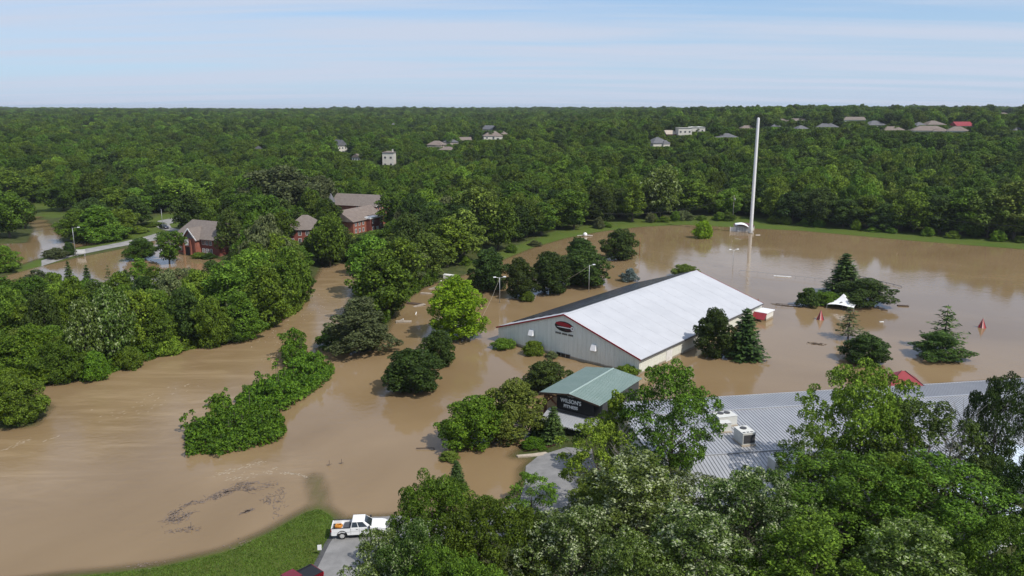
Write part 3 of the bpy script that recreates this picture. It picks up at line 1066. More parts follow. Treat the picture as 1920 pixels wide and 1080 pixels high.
ptree('shrub', 'bush', 1318, 448, 414, 36, 'lime', 'small bright round shrub in the flood left of the white mast', cat='shrub')
ptree('round_tree', 'pear', 1344, 674, 577, 78, 'dark', 'dark round-topped tree against the white side wall of the hall')
ptree('spruce', 'conifer', 1396, 678, 576, 80, 'conifer', 'spruce beside the dark tree at the right wall of the hall')
ptree('spruce', 'conifer', 1580, 556, 473, 80, 'conifer', 'tall spruce rising behind the white shade sail')
ptree('shrub', 'bush', 1514, 577, 539, 40, 'dark', 'rounded dark shrub at the left end of the shade sail island', cat='shrub')
ptree('shrub', 'bush', 1547, 573, 546, 52, 'vine', 'low bright hedge shrub between the dark shrub and the spruce', cat='shrub')
ptree('round_tree', 'flood', 1614, 577, 522, 98, 'dark', 'low spreading tree right behind the white shade sail')
ptree('bare_conifer', 'sparse', 1590, 640, 572, 66, 'grey', 'thin half-bare conifer in the water in front of the shade sail')
ptree('shrub', 'pear', 1617, 686, 627, 80, 'dark', 'solid dark-green round bush in the flood below the half-bare conifer', cat='shrub')
ptree('spruce', 'sparse', 1768, 662, 568, 86, 'conifer', 'open conifer rising out of a round bush at right')
ptree('round_tree', 'flood', 1760, 678, 622, 92, 'dark', 'round leafy bush at the foot of the right-hand open conifer')
ptree('shrub', 'bush', 944, 656, 635, 42, 'bright', 'low light-green shrub at the left foot of the hall front', cat='shrub')
ptree('shrub', 'bush', 1000, 668, 639, 42, 'bright', 'rounder green shrub under the left wall hood of the hall', cat='shrub')
ptree('shrub', 'bush', 1034, 672, 664, 22, 'grey', 'tiny low shrub left of the dark hall window', cat='shrub')
ptree('shrub', 'bush', 1178, 704, 684, 40, 'bright', 'yellow-green shrub behind the green porch roof', cat='shrub')
ptree('shrub', 'bush', 1002, 845, 826, 52, 'vine', 'mound of ornamental grass beside the tan kerb', cat='shrub')
ptree('shrub', 'bush', 843, 866, 851, 36, 'olive', 'low grassy mound in the water below the bushy tree', cat='shrub')
ptree('round_tree', 'flood', 35, 803, 705, 112, 'bright', 'bushy green tree alone at the left edge of the river')
ptree('grey_shrub', 'flood', 672, 672, 558, 122, 'grey', 'sprawling grey-green shrub tree at the tip of the spit in the river', var=1)
ptree('leafy_tree', 'bush', 626, 655, 610, 60, 'mid', 'lower green shrub at the river side of the grey-green shrub tree', cat='shrub')
ptree('spruce', 'conifer', 857, 925, 862, 44, 'conifer', 'narrow dark conifer standing above the foreground trees')
ptree('leafy_tree', 'flood', 262, 489, 446, 56, 'mid', 'small tree in the flooded lot left of the tree by the brick house')
ptree('leafy_tree', 'wood', 318, 497, 434, 60, 'mid', 'tree with bare trunk in water in front of the left brick house')
ptree('palm_like_shrub', 'bush', 106, 488, 465, 40, 'grey', 'spiky grey-green shrub on the road verge left of the barricade', cat='shrub')
ptree('shrub', 'bush', 130, 482, 454, 24, 'dark', 'dark upright shrub beside the street lamp and barricade', cat='shrub')
ptree('round_tree', 'flood', 14, 512, 460, 56, 'bright', 'rounded tree at the left edge below the pond')

# ---- vine-covered islands in the river
def hedge(name, px, hgt, seed, label, leaf='vine', ls=0.27):
    g = np.random.default_rng(seed)
    poly = world_poly(px)
    lo, hi = poly.min(0), poly.max(0)
    n = 5000
    c = g.uniform(lo, hi, size=(n, 2))
    s = signed(poly, c[:, 0], c[:, 1])
    C, rad = [], []
    for (x, y), d in zip(c, s):
        if d < 0.25: continue
        r = g.uniform(0.4, 1.35)
        if d < r * 0.6: r = max(0.55, d * 1.2)
        if C and np.min(np.hypot(np.array(C)[:, 0] - x, np.array(C)[:, 1] - y) - 0.55 * (np.array(rad) + r)) < 0: continue
        bump = 0.50 + 0.34 * math.sin(x * 0.55 + seed) * math.cos(y * 0.41) + 0.5 * g.random() ** 2
        z = min(1.0, 0.35 + d / 3.2) * hgt * bump - r * 0.4
        C.append((x, y, max(0.1, z))); rad.append(r)
    for k in range(len(C) // 2):                 # sprigs standing out of the mass
        x, y, z = C[int(g.integers(0, len(C)))]
        C.append((x + g.normal() * .5, y + g.normal() * .5, z + g.uniform(.5, 1.4))); rad.append(g.uniform(.25, .5))
    C, rad = np.array(C), np.array(rad)
    base = C.copy(); base[:, 2] *= 0.35
    org = np.array((*poly.mean(0), 0.0))
    v1 = lobes_to_leaves(g, C, rad, ls, 0.95, zmin=0.02, down=-0.3)
    v2 = lobes_to_leaves(g, base, rad * 1.08, ls * 1.3, 0.5, zmin=0.02, down=-0.2)
    v = np.concatenate([v1, v2]) - org
    e = empty(name, tuple(org), 0, label, 'hedge')
    link('crown', np_mesh('crown_' + name, v, quads_of(len(v)), LM[leaf]), e)
    mb = MB()
    for k in range(0, len(C), 3):
        x, y, z = C[k] - org
        mb.tube([(x * 0.9, y * 0.9, -1.4), (x, y, max(0.3, z))], [0.07, 0.03], 5)
    mb.build('stems', M['bark'], e)['kind'] = 'stuff'
    return e


hedge('vine_thicket', [(352, 806), (392, 792), (470, 778), (530, 782), (537, 806), (520, 832), (470, 842), (420, 853), (352, 853)], 2.6, 11,
      'low vine thicket forming the lower end of the river island')
hedge('vine_thicket', [(442, 752), (470, 738), (505, 730), (545, 698), (582, 682), (627, 696), (618, 714), (583, 740), (545, 766), (515, 782), (485, 784), (474, 768), (444, 766)], 3.0, 12,
      'tall vine thicket forming the middle of the river island')
hedge('vine_thicket', [(528, 668), (560, 655), (578, 662), (560, 690), (535, 690)], 6.5, 13, 'upright vine-covered clump at the upper tip of the river island')
hedge('vine_thicket', [(391, 762), (410, 752), (430, 757), (428, 770), (400, 772)], 4.6, 14, 'small separate vine clump just left of the river island')
hedge('vine_thicket', [(722, 612), (738, 590), (755, 566), (790, 545), (822, 530), (800, 520), (740, 545), (712, 600)], 4.2, 15, 'light green thicket on the spit above the floating planks')

hedge('bank_thicket', [(60, 718), (120, 716), (176, 710), (245, 688), (310, 666), (318, 650), (240, 668), (160, 690), (60, 700)], 2.6, 16, 'strip of bright low thicket along the left river bank, lower half')
hedge('bank_thicket', [(318, 664), (380, 652), (436, 640), (492, 624), (560, 586), (580, 560), (565, 552), (530, 574), (480, 606), (420, 622), (370, 637), (318, 650)], 2.6, 17, 'strip of low thicket along the left river bank, upper half', 'mid')

# ---- the wood on the left bank
LEFT = [  (118, 600, 530, 66, 'bright', 'wood'), (160, 590, 524, 60, 'mid', 'wood'), (206, 640, 560, 70, 'mid', 'wood'), (60, 660, 570, 80, 'mid', 'wood'), (110, 690, 610, 80, 'bright', 'flood'), (300, 628, 540, 76, 'mid', 'wood'), (360, 620, 530, 76, 'bright', 'wood'), (412, 570, 510, 66, 'mid', 'wood'), (455, 556, 480, 70, 'bright', 'wood'), (-20, 680, 590, 90, 'mid', 'wood'), (440, 530, 470, 60, 'dark', 'wood'), (-30, 600, 530, 90, 'mid', 'wood'), # x, foot row, top row, width, leaf, kind
    (540, 590, 462, 96, 'bright', 'wood'), (486, 575, 468, 92, 'bright', 'wood'), (560, 572, 486, 66, 'mid', 'wood'), (508, 618, 500, 104, 'mid', 'wood'),
    (432, 606, 490, 98, 'bright', 'wood'), (456, 640, 545, 88, 'mid', 'flood'), (402, 655, 556, 84, 'mid', 'flood'), (348, 655, 540, 92, 'dark', 'wood'),
    (300, 668, 572, 84, 'mid', 'flood'), (255, 676, 545, 92, 'bright', 'wood'), (217, 694, 540, 104, 'pale', 'wood'), (165, 708, 560, 96, 'pale', 'wood'),
    (122, 722, 640, 98, 'mid', 'flood'), (58, 716, 610, 104, 'vine', 'flood'), (12, 712, 622, 90, 'mid', 'flood'), (92, 672, 545, 86, 'dark', 'wood'),
    (38, 655, 540, 84, 'bright', 'wood'), (142, 640, 520, 76, 'mid', 'wood'), (6, 610, 535, 86, 'mid', 'wood'), (274, 612, 518, 76, 'dark', 'wood'),
    (322, 616, 506, 76, 'grey', 'wood'), (374, 596, 504, 84, 'bright', 'wood'), (60, 600, 520, 80, 'mid', 'wood'), (185, 610, 525, 76, 'dark', 'wood'),
    (232, 590, 510, 66, 'mid', 'wood'), (292, 580, 500, 60, 'mid', 'wood'), (352, 566, 502, 62, 'grey', 'wood'), (402, 560, 488, 66, 'dark', 'wood'),
    (134, 556, 488, 36, 'conifer', 'conifer'), (168, 562, 496, 38, 'conifer', 'conifer'), (207, 552, 494, 28, 'grey', 'sparse'),
    (240, 558, 504, 46, 'dark', 'conifer'), (268, 548, 484, 46, 'bright', 'tall'), (72, 568, 506, 62, 'grey', 'wood'), (104, 576, 510, 58, 'mid', 'wood'),
    (28, 572, 528, 60, 'bright', 'wood'), (520, 540, 432, 80, 'bright', 'wood'), (470, 520, 430, 76, 'mid', 'wood'), (604, 500, 424, 66, 'dark', 'wood'),
    (620, 504, 400, 84, 'mid', 'wood'), (640, 492, 430, 56, 'dark', 'flood'), (562, 520, 462, 70, 'mid', 'wood'), (372, 640, 590, 70, 'vine', 'flood'),
    (318, 668, 628, 60, 'bright', 'bush'), (430, 646, 600, 60, 'dark', 'flood'), (470, 628, 570, 60, 'mid', 'flood'), (180, 716, 660, 66, 'vine', 'bush'),
    (90, 724, 680, 60, 'vine', 'bush'), (245, 694, 650, 56, 'mid', 'bush'), (20, 735, 690, 70, 'vine', 'bush'),
]
desc = {'pale': 'pale-flecked', 'bright': 'light green', 'mid': 'mid-green', 'dark': 'dark green', 'silver': 'silver-leaved', 'vine': 'rich green', 'grey': 'grey-green', 'conifer': 'dark', 'olive': 'olive', 'lime': 'lime'}
knd = {'wood': 'broad tree', 'flood': 'bushy low-branched tree', 'conifer': 'conifer', 'sparse': 'thin conifer', 'tall': 'tall narrow tree', 'bush': 'waterside shrub', 'near': 'large tree', 'open': 'open-crowned tree', 'pear': 'dense round tree'}
names = {'wood': 'broadleaf_tree', 'flood': 'broadleaf_tree', 'conifer': 'conifer', 'sparse': 'conifer', 'tall': 'broadleaf_tree', 'bush': 'shrub', 'near': 'broadleaf_tree', 'open': 'broadleaf_tree', 'pear': 'broadleaf_tree'}
gL = np.random.default_rng(404)
LP = np.array([(0, 575), (130, 572), (330, 570), (460, 530), (560, 530), (580, 562), (488, 622), (308, 664), (100, 712), (0, 716)], float)
cand = gL.uniform((0, 520), (590, 716), (400, 2))
cand = cand[inside(LP, cand[:, 0], cand[:, 1])]
got = []
for x, y in cand:
    if all(math.hypot(x - a, (y - c) * 1.6) > 40 for a, c in got) and len(got) < 34:
        got.append((x, y))
        hpx = gL.uniform(40, 66) * (1 + (y - 540) / 500)
        LEFT.append((x, y, y - hpx, hpx * gL.uniform(.7, 1.0), ['bright', 'mid', 'mid', 'olive', 'bright', 'dark', 'grey'][int(gL.integers(0, 7))], ['wood', 'flood', 'tall'][int(gL.integers(0, 3))]))
for (x, yb, yt, w, lf, kd) in LEFT:
    w *= 0.84
    ptree(names[kd], kd, x, yb, yt, w, lf, '%s %s of the left bank wood, %s' % (desc[lf], knd[kd], 'by the flooded lot' if yb < 580 else ('midway' if yb < 640 else 'by the river')), 'trees of the left bank wood', cat='shrub' if kd == 'bush' else 'tree')

# ---- trees of the spit, around the brick houses and the first row behind the grass bank
SPIT = [
    (715, 608, 468, 112, 'mid', 'wood'), (700, 560, 440, 96, 'bright', 'wood'), (748, 560, 446, 92, 'mid', 'wood'), (770, 540, 462, 70, 'grey', 'wood'), (800, 528, 436, 84, 'olive', 'wood'),
    (838, 508, 408, 88, 'mid', 'wood'), (728, 600, 500, 70, 'dark', 'tall'), (870, 496, 392, 86, 'olive', 'wood'), (770, 500, 400, 80, 'dark', 'wood'), (690, 520, 440, 70, 'bright', 'wood'),
    (890, 474, 350, 96, 'olive', 'wood'), (935, 476, 372, 88, 'mid', 'wood'), (968, 458, 385, 80, 'dark', 'wood'), (1015, 448, 380, 70, 'bright', 'wood'), (820, 470, 380, 86, 'dark', 'wood'),
]
for (x, yb, yt, w, lf, kd) in SPIT:
    ptree(names[kd], kd, x, yb, yt, w, lf, '%s %s between the river and the lot' % (desc[lf], knd[kd]), 'trees of the belt between river and lot')
HOUSES_BY = [
    (525, 430, 310, 150, 'grey', 'wood'), (600, 420, 330, 90, 'grey', 'wood'), (432, 484, 390, 54, 'dark', 'wood'), (452, 470, 380, 74, 'mid', 'wood'), (500, 466, 366, 84, 'mid', 'wood'),
    (532, 456, 372, 64, 'dark', 'wood'), (612, 446, 372, 60, 'mid', 'wood'), (634, 440, 388, 46, 'dark', 'tall'), (742, 440, 360, 80, 'mid', 'wood'), (700, 470, 432, 60, 'bright', 'flood'),
    (740, 480, 412, 70, 'mid', 'flood'), (440, 428, 356, 80, 'mid', 'wood'), (340, 400, 336, 84, 'bright', 'wood'), (392, 404, 340, 80, 'bright', 'wood'), (290, 404, 346, 76, 'mid', 'wood'),
    (392, 486, 474, 26, 'dark', 'bush'), (372, 485, 473, 24, 'mid', 'bush'),
]
for (x, yb, yt, w, lf, kd) in HOUSES_BY:
    ptree(names[kd], kd, x, yb, yt, w, lf, '%s %s growing around the red brick houses' % (desc[lf], knd[kd]), 'trees around the brick houses', cat='shrub' if kd == 'bush' else 'tree')
POND = [
    (152, 455, 392, 66, 'mid', 'flood'), (190, 458, 384, 80, 'bright', 'flood'), (228, 444, 392, 70, 'mid', 'flood'), (172, 436, 372, 70, 'dark', 'wood'), (18, 452, 356, 84, 'mid', 'wood'),
    (48, 432, 372, 50, 'dark', 'wood'), (252, 432, 368, 60, 'dark', 'wood'), (120, 400, 338, 70, 'mid', 'wood'), (60, 386, 330, 80, 'bright', 'wood'), (20, 392, 320, 80, 'bright', 'wood'),
    (215, 412, 350, 80, 'mid', 'wood'), (262, 404, 352, 70, 'bright', 'wood'), (-20, 440, 350, 90, 'mid', 'wood'), (252, 440, 424, 50, 'bright', 'bush'), (282, 428, 416, 44, 'bright', 'bush'), (225, 450, 436, 40, 'bright', 'bush'),
]
for (x, yb, yt, w, lf, kd) in POND:
    ptree(names[kd], kd, x, yb, yt, w, lf, '%s %s between the left pond and the road' % (desc[lf], knd[kd]), 'trees between pond and road', cat='shrub' if kd == 'bush' else 'tree')
BANK = [
    (1076, 440, 356, 76, 'bright', 'wood'), (1040, 440, 372, 60, 'mid', 'wood'), (1126, 430, 350, 76, 'dark', 'wood'), (1186, 424, 332, 50, 'bright', 'tall'), (1160, 416, 352, 60, 'dark', 'wood'),
    (1238, 420, 310, 84, 'pale', 'wood'), (1224, 416, 352, 70, 'grey', 'wood'), (1290, 414, 336, 90, 'mid', 'wood'), (1345, 410, 356, 66, 'grey', 'wood'), (1380, 412, 348, 60, 'mid', 'wood'),
    (1450, 424, 350, 66, 'bright', 'wood'), (1485, 428, 360, 70, 'dark', 'wood'), (1530, 432, 352, 80, 'dark', 'wood'), (1580, 436, 372, 80, 'dark', 'wood'), (1625, 438, 366, 80, 'mid', 'wood'),
    (1660, 442, 382, 70, 'dark', 'wood'), (1712, 446, 360, 84, 'mid', 'wood'), (1760, 450, 368, 84, 'dark', 'wood'), (1800, 452, 352, 90, 'mid', 'wood'), (1850, 456, 350, 96, 'olive', 'wood'),
    (1900, 460, 340, 96, 'olive', 'wood'), (1825, 454, 415, 36, 'mid', 'tall'), (1945, 462, 350, 96, 'mid', 'wood'),
]
for (x, yb, yt, w, lf, kd) in BANK:
    ptree(names[kd], kd, x, yb - 4, yt, w, lf, '%s %s in the front row behind the grass bank' % (desc[lf], knd[kd]), 'front row of the wood behind the grass bank')
for x in (1120, 1135, 1215, 1228, 1240, 1262, 1275, 1290, 1310, 1345, 1365, 1452, 1476, 1505, 1535, 1600, 1640, 1672, 1742, 1790, 1870, 1905, 1000, 960, 905, 878):
    yb = np.interp(x, [870, 950, 1050, 1130, 1200, 1290, 1400, 1500, 1700, 1920], [503, 478, 444, 428, 420, 415, 417, 425, 442, 459])
    ptree('shrub', 'bush', x + random.uniform(-6, 6), yb + 1, yb - random.uniform(10, 24), random.uniform(16, 30), random.choice(['bright', 'vine', 'mid', 'grey']),
          'low shrub on the grass bank %s' % ('right of the mast' if x > 1410 else ('left of the mast' if x > 1180 else 'near the dark tree row')), 'shrubs along the grass bank', cat='shrub')

# ------------------------------------------------------------------ houses among the far trees
def terrain_hit(px, py, d0=250.0):
    d = ray(px, py)
    t = np.linspace(d0, 5000, 5000)
    P = np.array((0, 0, CAM_H)) + t[:, None] * d
    below = P[:, 2] < hills(P[:, 0], P[:, 1]) + 0.5
    i = int(np.argmax(below)) if below.any() else len(t) - 1
    p = P[i]
    return Vector((p[0], p[1], float(hills(p[0], p[1])) + 0.5))


def roof_hip(mb, x0, x1, y0, y1, z0, rise, ov=0.5, gable=False, inset=None):
    x0 -= ov; x1 += ov; y0 -= ov; y1 += ov
    w, d = x1 - x0, y1 - y0
    z0 = z0 - ov * 0.25
    if w >= d:
        k = 0.0 if gable else (d / 2 if inset is None else inset)
        a, b = (x0 + k, (y0 + y1) / 2, z0 + rise), (x1 - k, (y0 + y1) / 2, z0 + rise)
        c = [(x0, y0, z0), (x1, y0, z0), (x1, y1, z0), (x0, y1, z0)]
        mb.poly([c[0], c[1], b, a]); mb.poly([c[2], c[3], a, b]); mb.poly([c[1], c[2], b]); mb.poly([c[3], c[0], a])
    else:
        k = 0.0 if gable else w / 2
        a, b = ((x0 + x1) / 2, y0 + k, z0 + rise), ((x0 + x1) / 2, y1 - k, z0 + rise)
        c = [(x0, y0, z0), (x1, y0, z0), (x1, y1, z0), (x0, y1, z0)]
        mb.poly([c[1], c[2], b, a]); mb.poly([c[3], c[0], a, b]); mb.poly([c[0], c[1], a]); mb.poly([c[2], c[3], b])
    mb.poly(c[::-1])
    return a, b


def window(parent, x, y, z, w, h, m='glass_dark', frame='white', face='y'):
    """a framed pane on a wall; face: 'y' towards -y, 'x' towards +x, '-x' towards -x"""
    fr = MB(); gl = MB()
    t = 0.09
    if face == 'y':
        for (a, b, c, d) in ((x - w / 2 - t, x + w / 2 + t, z - t, z), (x - w / 2 - t, x + w / 2 + t, z + h, z + h + t), (x - w / 2 - t, x - w / 2, z, z + h), (x + w / 2, x + w / 2 + t, z, z + h), (x - 0.03, x + 0.03, z, z + h)):
            fr.box(a, b, y - 0.10, y - 0.005, c, d)
        gl.box(x - w / 2, x + w / 2, y - 0.04, y + 0.02, z, z + h)
    else:
        s = 1 if face == 'x' else -1
        for (a, b, c, d) in ((y - w / 2 - t, y + w / 2 + t, z - t, z), (y - w / 2 - t, y + w / 2 + t, z + h, z + h + t), (y - w / 2 - t, y - w / 2, z, z + h), (y + w / 2, y + w / 2 + t, z, z + h)):
            fr.box(min(x + s * 0.005, x + s * 0.10), max(x + s * 0.005, x + s * 0.10), a, b, c, d)
        gl.box(min(x - s * 0.02, x + s * 0.04), max(x - s * 0.02, x + s * 0.04), y - w / 2, y + w / 2, z, z + h)
    f = fr.build('window', M[frame], parent)
    gl.build('pane', M[m], f)
    return f


HOUSE_BOX = []   # pixel windows to be kept free of trees: x0, x1, row of the lowest visible wall, distance


def house(x, ytop, yb, wpx, wall, roof, label, rz=0.0, depth=0.75, gable=False, wallh=None, vis=None, chimney=False, wins=3, name='house', group='houses among the far trees', bay=False):
    p = terrain_hit(x, yb)
    dep = p[1] * math.cos(PITCH)
    w = wpx / FPX * dep
    d = w * depth
    h = max(5.0, height_to(p, ytop))
    hw = wallh if wallh else h * 0.58
    HOUSE_BOX.append((x - wpx / 2 - 1, x + wpx / 2 + 1, (vis if vis else ytop + 0.62 * (yb - ytop)), p[1]))
    e = empty(name, p, rz, label, 'house', group)
    mb = MB(); mb.box(-w / 2, w / 2, 0, d, -3, hw)
    if gable:
        if w >= d: mb.poly([(w / 2 - .01, 0, hw), (w / 2 - .01, d, hw), (w / 2 - .01, d / 2, h - .25)]); mb.poly([(-w / 2 + .01, d, hw), (-w / 2 + .01, 0, hw), (-w / 2 + .01, d / 2, h - .25)])
        else: mb.poly([(-w / 2, 0.01, hw), (w / 2, 0.01, hw), (0, 0.01, h - .25)]); mb.poly([(w / 2, d - .01, hw), (-w / 2, d - .01, hw), (0, d - .01, h - .25)])
    mb.build('wall', M[wall], e)
    rb = MB(); roof_hip(rb, -w / 2, w / 2, 0, d, hw + 0.06, h - hw, 0.6, gable)
    r = rb.build('roof', M[roof], e)
    if bay:
        bb = MB(); bb.box(w * 0.05, w * 0.42, -1.6, -0.01, -3, hw * 0.92); bb.build('bay', M[wall], e)
        b2 = MB(); roof_hip(b2, w * 0.05, w * 0.42, -1.6, 2.2, hw * 0.92 + 0.05, (h - hw) * 0.6, 0.35, False); b2.build('bay_roof', M[roof], e)
        window(e, w * 0.235, -1.6, hw * 0.35, w * 0.14, hw * 0.32)
    if chimney:
        c = MB(); c.box(w * 0.32, w * 0.42, d * 0.25, d * 0.38, hw, h + 1.1); c.build('chimney', M['siding'], r)
    rows = 2 if hw > 6.2 else 1
    for k in range(wins):
        wx_ = -w / 2 + w * (k + 0.5) / wins
        if bay and wx_ > 0: continue
        for q in range(rows):
            window(e, wx_, 0, hw * (0.34 if rows == 1 else 0.12 + 0.46 * q), min(1.5, w / wins * 0.42), min(1.5, hw * 0.36 / rows * 1.4))
    return e


house(485, 273, 287, 15, 'white', 'shingle_grey', 'small white gabled house alone in the woods at left', 0.5, 1.2, True)
house(643, 262, 288, 19, 'siding', 'shingle_grey', 'pale house with grey gable roof left of the three-storey house', 0.7, 1.3, True, vis=287)
house(668, 288, 304, 17, 'white', 'shingle', 'small white gabled house with brown roof left of the three-storey house', -0.3, 1.2, True, vis=303)
house(728, 283, 314, 22, 'siding', 'shingle', 'tall three-storey cream house with chimney in the woods', -0.12, 0.8, False, vis=312, wallh=10.5, chimney=True, wins=2)
house(816, 264, 282, 32, 'siding_tan', 'shingle_tan', 'tan hip-roofed house with white bay in the woods', -0.2, 0.7, vis=278, bay=True)
house(846, 259, 277, 28, 'siding_tan', 'shingle_grey', 'grey hip-roofed house right of the tan one', 0.25, 0.8, vis=272)
house(836, 275, 289, 30, 'siding_tan', 'shingle_tan', 'low brown roof below the tan house', -0.3, 0.7, vis=284)
house(873, 257, 272, 22, 'siding_tan', 'shingle_tan', 'brown-roofed house half hidden left of the large cream house', 0.2, 0.8, True, vis=265)
house(925, 246, 267, 36, 'siding', 'shingle_tan', 'large cream house with brown hip roof on the wooded rise', 0.12, 0.7, vis=264, bay=True)
house(946, 246, 262, 16, 'siding_tan', 'shingle_tan', 'brown-roofed wing right of the large cream house', 0.2, 1.0, vis=254)
house(914, 235, 252, 22, 'siding', 'shingle_grey', 'grey-roofed pale house behind the large cream house', -0.6, 0.8, True, vis=247)
house(738, 231, 243, 12, 'siding', 'shingle_grey', 'far grey roof just showing above the left trees', 0.2, 0.8, vis=236)
house(770, 238, 248, 16, 'siding', 'shingle_grey', 'pale roof strip deep in the trees left of the cream house', -0.1, 0.8, vis=241)
RG = 'buildings on the ridge at right'
house(1262, 244, 262, 26, 'brick_lit', 'siding_tan', 'red-brown and pink gabled front left of the white block', 0.2, 0.8, True, vis=256, name='school_building', group=RG)
house(1284, 241, 262, 26, 'siding', 'hvac', 'cream flat-roofed block right of the pink gabled front', 0.1, 0.8, vis=255, wallh=10, name='school_building', group=RG)
house(1306, 237, 258, 32, 'siding', 'hvac', 'long white flat-roofed block on the wooded slope', 0.1, 0.6, vis=249, wallh=9, name='school_building', group=RG)
house(1240, 257, 284, 36, 'siding', 'shingle_grey', 'dark grey steep roof with white dormer below the white block', 0.35, 0.9, vis=277, name='house', group=RG, bay=True)
house(1362, 250, 268, 48, 'siding_tan', 'shingle_grey', 'broad grey roof with white vents left of the mast', 0.2, 0.6, vis=260, group=RG)
house(1404, 235, 250, 30, 'siding_tan', 'shingle_tan', 'tan roof just left of the mast', 0.1, 0.6, vis=243, group=RG)
house(1455, 233, 248, 22, 'siding', 'shingle_grey', 'grey roof just right of the mast', -0.2, 0.7, vis=240, group=RG)
house(1507, 235, 252, 26, 'siding', 'shingle_grey', 'pale grey hip roof, first beyond the mast', 0.3, 0.8, vis=244, group=RG)
house(1496, 222, 236, 58, 'maroon', 'shingle', 'long dark brown building on the ridge beyond the mast', 0.0, 0.4, True, vis=228, group=RG)
house(1552, 231, 248, 40, 'siding_tan', 'shingle_grey', 'grey roof with a teal end on the ridge', -0.1, 0.6, vis=241, group=RG)
house(1602, 219, 236, 42, 'white', 'shingle', 'brown-roofed hall with two white gables on the ridge', 0.05, 0.5, True, vis=229, wallh=6, group=RG)
house(1646, 226, 246, 36, 'siding', 'shingle_grey', 'blue-grey hip roof right of the white gables', 0.15, 0.8, vis=238, group=RG)
house(1674, 237, 256, 46, 'siding_tan', 'shingle_tan', 'pale brown roof with white edge mid ridge', -0.2, 0.6, vis=247, group=RG)
house(1728, 229, 246, 24, 'siding', 'shingle_grey', 'grey roof behind the long tan house', 0.2, 0.8, vis=236, group=RG)
house(1756, 226, 244, 36, 'siding_tan', 'shingle', 'two-storey brown house on the ridge', 0.1, 0.8, vis=237, group=RG)
house(1744, 236, 257, 62, 'siding', 'shingle_tan', 'long tan-roofed house with white walls on the ridge', -0.15, 0.5, vis=250, group=RG, bay=True)
house(1796, 237, 257, 36, 'white', 'shingle_tan', 'tan-roofed house with white wall below the red roof', -0.3, 0.7, vis=250, group=RG)
house(1808, 228, 247, 32, 'siding', 'red_roof', 'bright red-roofed house near the right end of the ridge', 0.1, 0.7, True, vis=240, group=RG)
house(1908, 237, 254, 24, 'siding', 'shingle_grey', 'grey-roofed house at the right end of the ridge', 0.2, 0.8, vis=247, group=RG)
house(1884, 211, 222, 22, 'siding_tan', 'shingle_tan', 'tiny tan house on the far skyline at right', 0.0, 0.7, vis=216, group=RG)

# ------------------------------------------------------------------ the wood: nearest trees singly, the rest as one mass
PLANTED = np.array([(o.location.x, o.location.y, o.scale.x * 4.5) for o in bpy.data.objects if o.type == 'EMPTY' and o.get('category') in ('tree', 'shrub')])
KEEP_OFF = [(at(370, 462, 0), 15), (at(676, 425, 0), 17), (at(690, 405, 0), 16), (at(572, 452, 0), 11), (at(1395, 428, 0), 8)]
CLEAR_POLYS = [VERGE, MEADOW, world_poly([(280, 436), (250, 420), (300, 398), (410, 392), (410, 420), (340, 440)])]
pts = []
gF = np.random.default_rng(55)
for d0, d1, s in ((150, 480, 7.8), (480, 800, 9.2), (800, 1300, 11), (1300, 2000, 14), (2000, 3200, 19), (3200, 5200, 30), (5200, 8000, 50)):
    n_ = int(d1 / s)
    X, Y = np.meshgrid(np.arange(-n_, n_ + 1) * s, np.arange(0, n_ + 1) * s)
    X = X.ravel() + gF.uniform(-0.42, 0.42, X.size) * s
    Y = Y.ravel() + gF.uniform(-0.42, 0.42, Y.size) * s
    d = np.hypot(X, Y)
    k = (d >= d0) & (d < d1) & (np.abs(X) < 0.80 * Y + 30)
    pts.append(np.stack([X[k], Y[k], np.full(k.sum(), s)], 1))
pts = np.concatenate(pts)
near = np.hypot(pts[:, 0], pts[:, 1]) < 600
keep = np.ones(len(pts), bool)
nr = pts[near]
sd = water_sd(nr[:, 0], nr[:, 1])
kk = sd < -4.0
kk &= signed(LAWN_FAR, nr[:, 0], nr[:, 1]) < -3.0
for p in CLEAR_POLYS: kk &= signed(p, nr[:, 0], nr[:, 1]) < -1.0
for c, r_ in KEEP_OFF: kk &= np.hypot(nr[:, 0] - c[0], nr[:, 1] - c[1]) > r_
dd = np.min(np.hypot(nr[:, None, 0] - PLANTED[None, :, 0], nr[:, None, 1] - PLANTED[None, :, 1]) - 0.75 * PLANTED[None, :, 2], 1)
kk &= dd > 0
kk &= nr[:, 1] > 150
kk &= ~((nr[:, 1] < 235) & (nr[:, 0] > -60))          # the near lot and buildings
kk &= ~((nr[:, 1] < 265) & (nr[:, 0] > 100))
zc0 = nr[:, 1] * math.cos(PITCH) + (CAM_H - .5) * math.sin(PITCH)
yc0 = nr[:, 1] * math.sin(PITCH) - (CAM_H - .5) * math.cos(PITCH)
nx_, ny_ = 960 + FPX * nr[:, 0] / zc0, 540 - FPX * yc0 / zc0
kk &= ~((nx_ > -70) & (nx_ < 330) & (ny_ > 396))
kk &= ~((nx_ > -70) & (nx_ < 470) & (ny_ > 440))
kk &= ~((nx_ > -70) & (nx_ < 130) & (ny_ > 380))
keep[near] = kk
pts = pts[keep]
pz = hills(pts[:, 0], pts[:, 1]) + 0.4
dist = np.hypot(pts[:, 0], pts[:, 1])
base_h = 13.0 * gF.uniform(0.70, 1.30, len(pts)) * np.interp(dist, [300, 900, 2500], [0.95, 1.0, 1.1])
stand = np.sin(pts[:, 0] * .047 + 1.7 * np.sin(pts[:, 1] * .021)) * np.cos(pts[:, 1] * .039 + 1.3 * np.sin(pts[:, 0] * .027))
base_h *= 1.0 + 0.16 * stand + 0.14 * (gF.random(len(pts)) > .93)
base_w = np.maximum(10.0, pts[:, 2] * 1.3) * gF.uniform(0.72, 1.42, len(pts))
